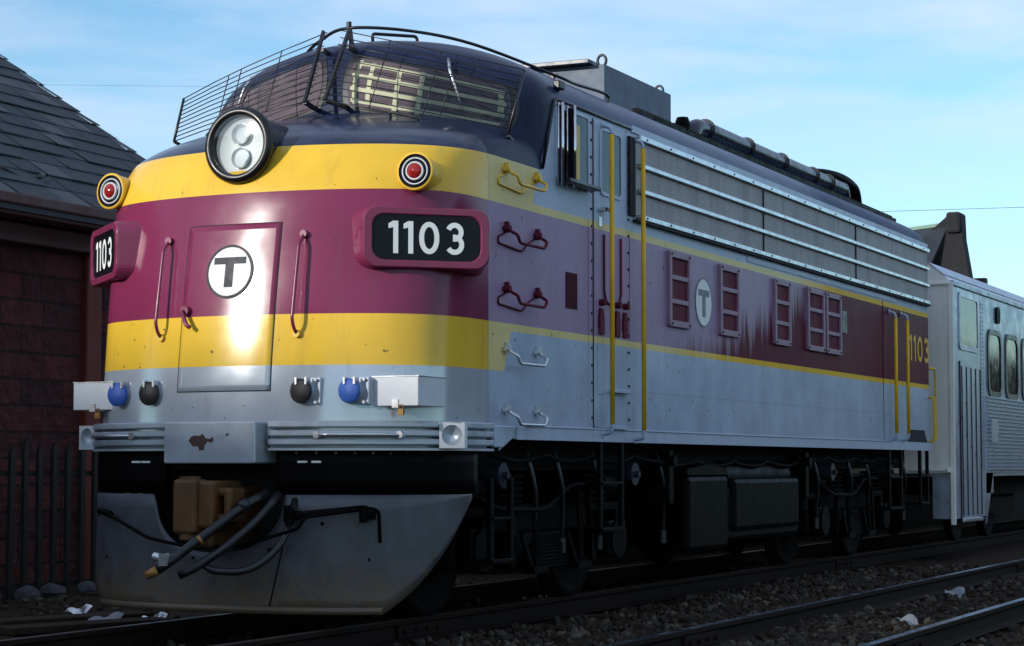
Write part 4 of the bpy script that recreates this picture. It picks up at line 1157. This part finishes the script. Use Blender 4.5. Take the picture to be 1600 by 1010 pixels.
mb.bx(CX, CX + .014, .42, .452, .36, 2.62); mb.build('door_fold_line', M['gap'], FD)
mb = MB(); mb.bx(CX + .01, CX + .06, .55, 1.65, .38, .41); mb.build('door_sill', M['bright'], FD)
yw = 2.36
first = None
while yw < LC - 1.5:
    mb = MB(); cpanel(mb, yw, yw + .85, 2.25, 3.12, .16, .005); wv = mb.build('coach_window', M['coachglass'], CO)
    mb = MB(); cframe(mb, yw - .07, yw + .92, 2.18, 3.19, .2, .08, .02); mb.build('window_gasket', M['black'], wv)
    yw += 1.28
mb = MB(); cpanel(mb, 2.9, 3.15, 3.3, 3.55, .08, .03); mb.build('wall_lamp', M['grime2'], CO)
mb = MB(); cpanel(mb, 2.35, 2.8, 1.5, 1.85, .02, .045); mb.build('coach_placard', M['coach_side'], CO)
mb = MB()
for k in range(40):
    z = 1.1 + .062*k
    for y in (1.86, 2.0): mb.cyl((CX, y, z), (CX + .008, y, z), .012, 6)
mb.bx(CX, CX + .003, 1.845, 2.015, 1.08, 3.58); mb.build('rivet_strip', M['coach_roof'], CO)
mb = MB(); mb.bx(-1.2, 1.2, 3, LC, .7, 1.0); 
for a in (3.6, 5.9):
    for sg in (-1, 1): mb.cyl((sg*.7, a, .46), (sg*.82, a, .46), .46, 28)
mb.bx(.9, 1.1, 3.0, 6.6, .4, .7); mb.bx(-1.1, -.9, 3.0, 6.6, .4, .7); mb.build('coach_truck', M['grime'], CO)
mb = MB(); mb.bx(-.6, .6, -.9, 0, 1.2, 3.6); mb.build('diaphragm', M['gap'], CO)
mb = MB(); mb.bx(.5, .7, 6.5, 6.7, 4.1, 4.32); mb.build('roof_vent', M['grime2'], CO)

# ------------------------------------------------------------------ ground and tracks
def gz(x, y):
    base = -.178
    base += .06 * math.exp(-((x - 2.1) / .6) ** 2) + .05 * math.sin(1.7 * x + .6 * y) * .4
    return base
mb = MB()
for X0, X1, nx, Y0, Y1, ny in ((-12, 14, 90, -8, 40, 120),):
    mb.grid(lambda u, v: (X0 + (X1-X0)*u, Y0 + (Y1-Y0)*v, gz(X0 + (X1-X0)*u, Y0 + (Y1-Y0)*v) + random.uniform(-.012, .012)), nx, ny)
G = mb.build('ground', M['ground']); tag(G, kind='structure')
mb = MB()
for x0, x1, y0, y1 in ((-500, -12, -500, 900), (14, 500, -500, 900), (-12, 14, -500, -8), (-12, 14, 40, 900)):
    mb.add([(x0, y0, -.29), (x1, y0, -.29), (x1, y1, -.29), (x0, y1, -.29)], [(0, 1, 2, 3)])
tag(mb.build('ground', M['ground']), kind='structure')

rail_prof = [(-.07, 0), (.07, 0), (.07, .012), (.012, .03), (.01, .12), (.035, .135), (.036, .168), (-.036, .168), (-.035, .135), (-.01, .12), (-.012, .03), (-.07, .012)]
def track(xc, label, y0, y1, dz=0.0, ties=True, tie_z=-.17, head='railtop'):
    t = thing('railway_track', label, 'railway track', (xc, 0, 0))
    for sg in (-1, 1):
        mb = MB(); n_ = len(rail_prof)
        mb.prism(rail_prof, (sg*.7535, y0, -.17 + dz), (1, 0, 0), (0, 0, 1), (0, 1, 0), y1 - y0)
        r_ = mb.build('rail', M['railside'], t, bevel=.004)
        mb = MB(); mb.bx(sg*.7535 - .034, sg*.7535 + .034, y0, y1, -.0015 + dz, .0015 + dz); mb.build('rail_head', M[head], r_)
        mb = MB()
        for yj in (1.2, 13.0):
            for s2 in (-1, 1):
                mb.bx(sg*.7535 + s2*.014, sg*.7535 + s2*.034, yj, yj + .75, -.14 + dz, -.045 + dz)
                for q in range(4): mb.cyl((sg*.7535 + s2*.03, yj + .1 + q*.18, -.09 + dz), (sg*.7535 + s2*.055, yj + .1 + q*.18, -.09 + dz), .018, 8)
        mb.build('joint_bar', M['railside'], r_)
    proto = None; y = y0 + .3; k = 0
    while y < min(y1, 30):
        if proto is None:
            mb = MB(); mb.box((0, 0, -.255), (2.55, .22, .17)); proto = mb.build('sleeper', M['tie'], t, bevel=.012); o = proto
        else:
            o = proto.copy(); COL.objects.link(o); o.parent = t
        o.location = (random.uniform(-.03, .03), y, random.uniform(-.03, .02) + tie_z + .155)
        o.rotation_euler = (0, 0, random.uniform(-.02, .02)); y += .56
    return t
track(0, 'dark track of rails and sleepers under the locomotive and coach', -7, 42, head='raildull')
track(3.78, 'empty track with shiny rails in the foreground beside the locomotive', -6, 60, tie_z=-.2)

# ballast stones
def stones(n, region, smin, smax, name):
    base = []
    for q in range(6):
        bm = bmesh.new(); bmesh.ops.create_icosphere(bm, subdivisions=1, radius=1)
        for v in bm.verts: v.co *= random.uniform(.65, 1.15)
        base.append(([v.co.copy() for v in bm.verts], [[v.index for v in f.verts] for f in bm.faces])); bm.free()
    mb = MB()
    for i in range(n):
        x0, x1, y0, y1 = random.choices(region, weights=[r[4] for r in region])[0][:4]
        x, y = random.uniform(x0, x1), random.uniform(y0, y1); s = smin + (smax - smin) * random.random() ** 1.6
        rot = Matrix.Rotation(random.uniform(0, 6.28), 3, Vector((random.random(), random.random(), random.random() + .1)).normalized())
        sc = Vector((s, s*random.uniform(.6, 1), s*random.uniform(.5, .9)))
        vs, fs = random.choice(base)
        ctr = Vector((x, y, gz(x, y) + s*.25))
        mb.add([rot @ Vector((v.x*sc.x, v.y*sc.y, v.z*sc.z)) + ctr for v in vs], fs, random.choice((0, 0, 0, 1, 2)))
    o = mb.build(name, [M['stone'], M['stone2'], M['stone3']], fixn=False); return o
M['stone2'] = pbr('pale_ballast_stone', lin(84, 77, 68), .9, spec=.08, var=.3, scale=5)
M['stone3'] = pbr('brown_ballast_stone', lin(48, 36, 29), .9, spec=.08, var=.3, scale=5)
o = stones(10000, [(.9, 2.95, -4, 14, 5), (3.1, 4.45, -4, 12, 4), (4.6, 7, -3, 12, 2), (-5, -.9, 2, 9, 1.2), (-.7, .7, -2, 14, 1)], .012, .06, 'ballast')
tag(o, 'loose grey and brown ballast stones between the tracks', 'ballast', kind='stuff')

# litter
def scrap(name, label, x, y, s, mt, cat='litter'):
    mb = MB(); mb.grid(lambda u, v: (s*(u-.5), s*.7*(v-.5), .03 + .02*math.sin(7*u + 3*v) + .5*s*(u-.5)*(v-.4)), 6, 4, smooth=False)
    o = mb.build(name, M[mt], loc=(x, y, gz(x, y) + .03), solid=.003); o.rotation_euler = (.5, .1, random.uniform(0, .7)); tag(o, label, cat); return o
scrap('paper_scrap', 'crumpled white paper scrap lying between the two foreground rails', 3.83, 4.4, .16, 'paper')
scrap('paper_scrap', 'small white scrap against the far side of the shiny foreground rail', 2.82, 13.2, .2, 'paper')
scrap('paper_scrap', 'pale crumpled scrap close beside the nearer side of the shiny foreground rail', 3.25, 8.7, .2, 'paper')
scrap('paper_scrap', 'white litter on the ground left of the snow plough', -2.25, 1.75, .26, 'paper')
scrap('foil_scrap', 'silvery litter lying beside the far rail before the plough', -2.05, 2.15, .2, 'bright')
scrap('foil_scrap', 'twisted bright wrapper close to the fence foot', -3.0, 2.4, .2, 'bright')
for x, y, lab in ((-2.05, 1.2, 'weathered plank lying flat left of the track, nearest the rail'), (-2.6, 1.75, 'weathered plank lying flat left of the track, nearest the fence')):
    mb = MB(); mb.box((0, 0, 0), (1.5, .32, .06)); o = mb.build('plank', M['tie'], loc=(x, y, -.13), bevel=.01); o.rotation_euler = (0, 0, R(68)); tag(o, lab, 'plank')

# ------------------------------------------------------------------ station at the left
ST = thing('station_building', 'dark red stone railway station with steep slate roof', 'station', (-6.3, 5, -.22))
def wx(x, y, z): return (x + 6.3, y - 5, z + .22)
def stone_wall():
    m = bpy.data.materials.new('rough_red_stone'); m.use_nodes = True
    n, l = m.node_tree.nodes, m.node_tree.links; b = n['Principled BSDF']; b.inputs['Roughness'].default_value = .95
    t = n.new('ShaderNodeTexCoord'); mp = n.new('ShaderNodeMapping'); mp.inputs['Rotation'].default_value = (R(90), 0, R(90))
    s_ = n.new('ShaderNodeSeparateXYZ'); cb = n.new('ShaderNodeCombineXYZ'); ad = n.new('ShaderNodeMath')
    l.new(t.outputs['Object'], s_.inputs[0]); l.new(s_.outputs['X'], ad.inputs[0]); l.new(s_.outputs['Y'], ad.inputs[1])
    l.new(ad.outputs[0], cb.inputs['X']); l.new(s_.outputs['Z'], cb.inputs['Y'])
    nz = n.new('ShaderNodeTexNoise'); nz.inputs['Scale'].default_value = 5; nz.inputs['Detail'].default_value = 8; l.new(t.outputs['Object'], nz.inputs['Vector'])
    br = n.new('ShaderNodeTexBrick'); br.inputs['Scale'].default_value = 1.0; br.inputs['Brick Width'].default_value = .75; br.inputs['Row Height'].default_value = .29
    br.inputs['Mortar Size'].default_value = .016; br.inputs['Mortar Smooth'].default_value = .3
    br.inputs['Color1'].default_value = lin(88, 38, 36); br.inputs['Color2'].default_value = lin(54, 26, 26); br.inputs['Mortar'].default_value = lin(44, 22, 22)
    l.new(cb.outputs[0], br.inputs['Vector'])
    mx = n.new('ShaderNodeMix'); mx.data_type = 'RGBA'; mx.blend_type = 'MULTIPLY'; mx.inputs[0].default_value = .8
    r = n.new('ShaderNodeMapRange'); l.new(nz.outputs['Fac'], r.inputs['Value']); r.inputs['From Min'].default_value = .3; r.inputs['From Max'].default_value = .7; r.inputs['To Min'].default_value = .55; r.inputs['To Max'].default_value = 1.2
    l.new(br.outputs['Color'], mx.inputs[6]); l.new(r.outputs['Result'], mx.inputs[7]); l.new(mx.outputs[2], b.inputs['Base Color'])
    h = n.new('ShaderNodeMath'); h.operation = 'SUBTRACT'; l.new(nz.outputs['Fac'], h.inputs[0]); l.new(br.outputs['Fac'], h.inputs[1])
    bp = n.new('ShaderNodeBump'); bp.inputs['Distance'].default_value = .12; bp.inputs['Strength'].default_value = 1; l.new(h.outputs[0], bp.inputs['Height']); l.new(bp.outputs['Normal'], b.inputs['Normal'])
    return m
M['redstone'] = stone_wall()
Y0s, Y1w, Y1r = -3.0, 7.02, 9.3
mb = MB(); mb.bx(-6.0, 0, Y0s + .6 - 5, Y1w - 5, 0, 4.1); mb.bx(-6, -.02, Y1w - 5, Y1w - 4.6, 0, 4.1)
mb.prism([(-12, 4.1), (0, 4.1), (-6, 7.6)], (0, Y0s + .6 - 5, 0), (1, 0, 0), (0, 0, 1), (0, 1, 0), .4)
mb.build('wall', M['redstone'], ST)
mb = MB(); mb.bx(-.1, .09, Y1w - .2 - 5, Y1w + .08 - 5, 0, 4.0); mb.build('corner_post', M['orange'], ST, bevel=.02)
mb = MB(); mb.bx(.42, .72, Y0s - 5, Y1r - 5, 3.98, 4.16); mb.bx(.68, .8, Y0s - 5, Y1r - 5, 4.08, 4.2); mb.bx(.0, .5, Y0s - 5, Y1r - 5, 4.02, 4.06); mb.bx(-.0, .22, Y0s - 5, Y1r - 5, 3.78, 4.0)
mb.build('eave_gutter', M['redtrim'], ST, bevel=.02)
mb = MB(); sl_ = .662
random.seed(3)
rows_ = 22; L_ = 6.5
for k in range(rows_):
    x0 = .78 - L_ * k / rows_; x1 = .78 - L_ * (k + 1.25) / rows_; z0 = 4.17 + sl_ * (L_ * k / rows_) + .028; z1 = 4.17 + sl_ * (L_ * (k + 1.25) / rows_)
    y = Y0s - 5 - random.uniform(0, .3)
    while y < Y1r - 5:
        w = random.uniform(.34, .5); ye = min(y + w - .006, Y1r - 5 + random.uniform(-.02, .02)); dz = random.uniform(-.004, .006); e = random.uniform(-.012, .012)
        if ye > y:
            mb.add([(x0 + e, y, z0 + dz), (x0 + e, ye, z0 + dz), (x1, ye, z1 + dz), (x1, y, z1 + dz), (x0 + e, y, z0 + dz - .014), (x0 + e, ye, z0 + dz - .014)], [(0, 1, 2, 3), (4, 5, 1, 0)], random.choice((0, 0, 0, 0, 1)))
        y += w
M['slate2'] = pbr('pale_slate', lin(54, 58, 65), .65, var=.2, scale=3)
RF = mb.build('roof', [M['rooftile'], M['slate2']], ST, fixn=False)
mb = MB(); mb.prism([(.77, 4.14), (-5.75, 4.14 + sl_*6.52), (-12.3, 4.14), (-12.3, 4.02), (.77, 4.02)], (0, Y0s - 5, 0), (1, 0, 0), (0, 0, 1), (0, 1, 0), Y1r - Y0s)
mb.build('roof_deck', M['rooftile'], RF)
mb = MB()
for y in (4.2, 5.6):
    mb.tube([wx(-6.0, y, 4.28), wx(-6.12, y + .25, 4.36)], .03, 6); 
mb.tube([wx(-6.05, 5.0, 4.35), wx(-5.9, 5.45, 4.16), wx(-5.95, 5.75, 4.3)], .018, 6); mb.build('snow_guard', M['iron'], RF)
for y in (8.9,):
    mb = MB(); mb.bx(-.1, .1, y - 5 - .1, y - 5 + .1, 0, 4.0); mb.build('porch_post', M['redtrim'], ST, bevel=.02)
# gooseneck lamp at the left edge
lm = thing('wall_lamp', 'grey enamel gooseneck lamp under the station eave at the left edge', 'lamp', (-5.75, 4.25, 0))
mb = MB(); mb.tube(arcpath([(-.6, 0, 3.55), (-.2, 0, 3.75), (.05, 0, 3.65), (.05, 0, 3.34)], .12), .03, 8); mb.build('lamp_arm', M['iron'], lm)
mb = MB(); mb.lathe([(.03, .2), (.07, .16), (.08, .06), (.22, .0), (.225, -.02)], (.05, 0, 3.2), (0, 0, 1), 24); mb.build('lamp_shade', M['lampgrey'], lm)

# picket fence
FN = thing('picket_fence', 'dark iron picket fence standing before the red station wall', 'fence', (-5.2, 4.5, -.28))
mb = MB(); mb.bx(-.02, .02, -7.5, 2.45, 1.33, 1.38); mb.bx(-.02, .02, -7.5, 2.45, .2, .25); mb.build('fence_rail', M['iron'], FN)
pk = None; y = -7.4
while y < 2.45:
    if pk is None:
        mb = MB(); mb.bx(-.02, .02, -.035, .035, 0, 1.6); mb.prism([(-.035, 1.6), (.035, 1.6), (0, 1.68)], (-.02, 0, 0), (0, 1, 0), (0, 0, 1), (1, 0, 0), .04); pk = mb.build('picket', M['iron'], FN); o = pk
    else: o = pk.copy(); COL.objects.link(o); o.parent = FN
    o.location = (.045, y, random.uniform(-.04, .02)); o.rotation_euler = (random.uniform(-.012, .012), 0, 0); y += .235
M['kerbstone'] = pbr('grey_rubble_stone', lin(62, 64, 72), .9, var=.3, bump=.5)
for i in range(9):
    bm = bmesh.new(); bmesh.ops.create_icosphere(bm, subdivisions=2, radius=1)
    for v in bm.verts: v.co *= random.uniform(.85, 1.1)
    me = bpy.data.meshes.new('rubble_stone'); bm.to_mesh(me); bm.free(); me.materials.append(M['kerbstone'])
    o = bpy.data.objects.new('rubble_stone', me); COL.objects.link(o); o.location = (-4.85 + random.uniform(-.1, .1), 2.5 + .52 * i, -.12); o.scale = (.12, .17, .1); o.rotation_euler = (0, 0, random.uniform(0, 3))
    tag(o, 'grey rubble stones in a row along the foot of the picket fence', 'stone', 'rubble stones along the fence')

# ------------------------------------------------------------------ far building, wires
FB = thing('stone_house', 'distant dark stone gable with slate roof rising behind the coach', 'building', (-8.25, 60, -.3))
mb = MB()
mb.prism([(-.3, 10.2), (.22, 10.2), (.25, 9.4), (.55, 7.5), (.9, 5.5), (1.0, 0), (-6, 0), (-6, 5.5)], (0, 0, 0), (1, 0, 0), (0, 0, 1), (0, 1, 0), .7)
mb.build('gable_wall', M['farstone'], FB)
mb = MB(); mb.add([(-.25, .1, 9.85), (-7, 2.5, 9.55), (-7, -3.0, 6.2), (-1.6, -1.2, 6.2)], [(0, 1, 2, 3)]); mb.add([(-.25, .1, 9.85), (-7, 2.5, 9.55), (-7, 8, 6.2), (-.25, 6, 6.2)], [(0, 1, 2, 3)])
rf = mb.build('roof', M['rooftile'], FB, solid=.15)
mb = MB(); mb.bar((-.25, .05, 9.95), (-7, 2.45, 9.65), .12, .12); mb.build('ridge_cap', M['copper'], rf)
mb = MB(); mb.bx(-.3, .22, -.15, .8, 9.6, 10.35); mb.build('finial', M['farstone'], FB, bevel=.1)
mb = MB()
mb.bx(-7, -1.4, -1.0, 6, 0, 6.2); mb.build('wall', M['farstone'], FB)
mb = MB(); mb.tube([(-40, 40, 7.75 + .9), (-20, 40, 7.9), (-6, 40, 7.72), (8, 40, 7.42)], .006, 5); tag(mb.build('overhead_wire', M['wire']), 'thin overhead wire crossing the sky beside the far gable', 'wire')
mb = MB(); mb.tube([(-30, 32, 11.6), (-16, 32, 10.4), (-11, 32, 9.9), (-7, 32, 6.0)], .003, 5); tag(mb.build('overhead_wire', M['wire']), 'very faint wire in the sky above the slate station roof', 'wire')

# unseen building, added only to shade the tracks and the foot of the engine
WH = thing('added_shade_block', 'added unseen brick block that shades the tracks and the foot of the locomotive', 'building', (0, 0, -.3), R(-SUN_AZ))
M['brick'] = pbr('red_brick', lin(120, 66, 54), .9, var=.2)
mb = MB(); WD = 44.0; mb.bx(-26, 26, -WD - 14, -WD, 0, 15.4); mb.build('wall', M['brick'], WH)
mb = MB(); mb.bx(-26.3, 26.3, -WD - 14.3, -WD + .3, 15.4, 15.9); mb.build('cornice', M['farstone'], WH)
mb = MB()
for i in range(12):
    for z in (2, 6, 10): mb.bx(-24 + i*4.1, -22.4 + i*4.1, -WD, -WD + .05, z, z + 2.4)
mb.build('window', M['darkglass'], WH)

RB = thing('added_reflection_block', 'added unseen dark block that darkens reflections in the locomotive side and coach windows', 'building', (34, 90, -.3))  # unseen building, added to darken reflections in engine side and coach glass
M['dark_block'] = pbr('dark_brick', lin(28, 24, 24), .9, var=.25)
mb = MB(); mb.bx(0, 14, -62, 190, 0, 10.9); mb.bx(-.3, 14.3, -62.3, 190.3, 10.9, 11.2); mb.build('wall', M['dark_block'], RB, whole=True)
mb = MB()
for i in range(30): mb.bx(-.05, 0, -58 + i*8, -54 + i*8, 1.2, 4.5)
mb.build('door', M['farstone'], RB, whole=True)
PF = thing('station_platform', 'dark high platform on the far side of the locomotive', 'platform', (-3.4, 10, -.2))
mb = MB(); mb.bx(-2.2, 1.0, 0, 60, 1.2, 1.36); mb.build('platform_deck', M['tie'], PF, bevel=.01)
mb = MB(); mb.bx(-2.0, .8, .1, 59.9, 0, 1.2); mb.build('platform_base', M['grime'], PF)
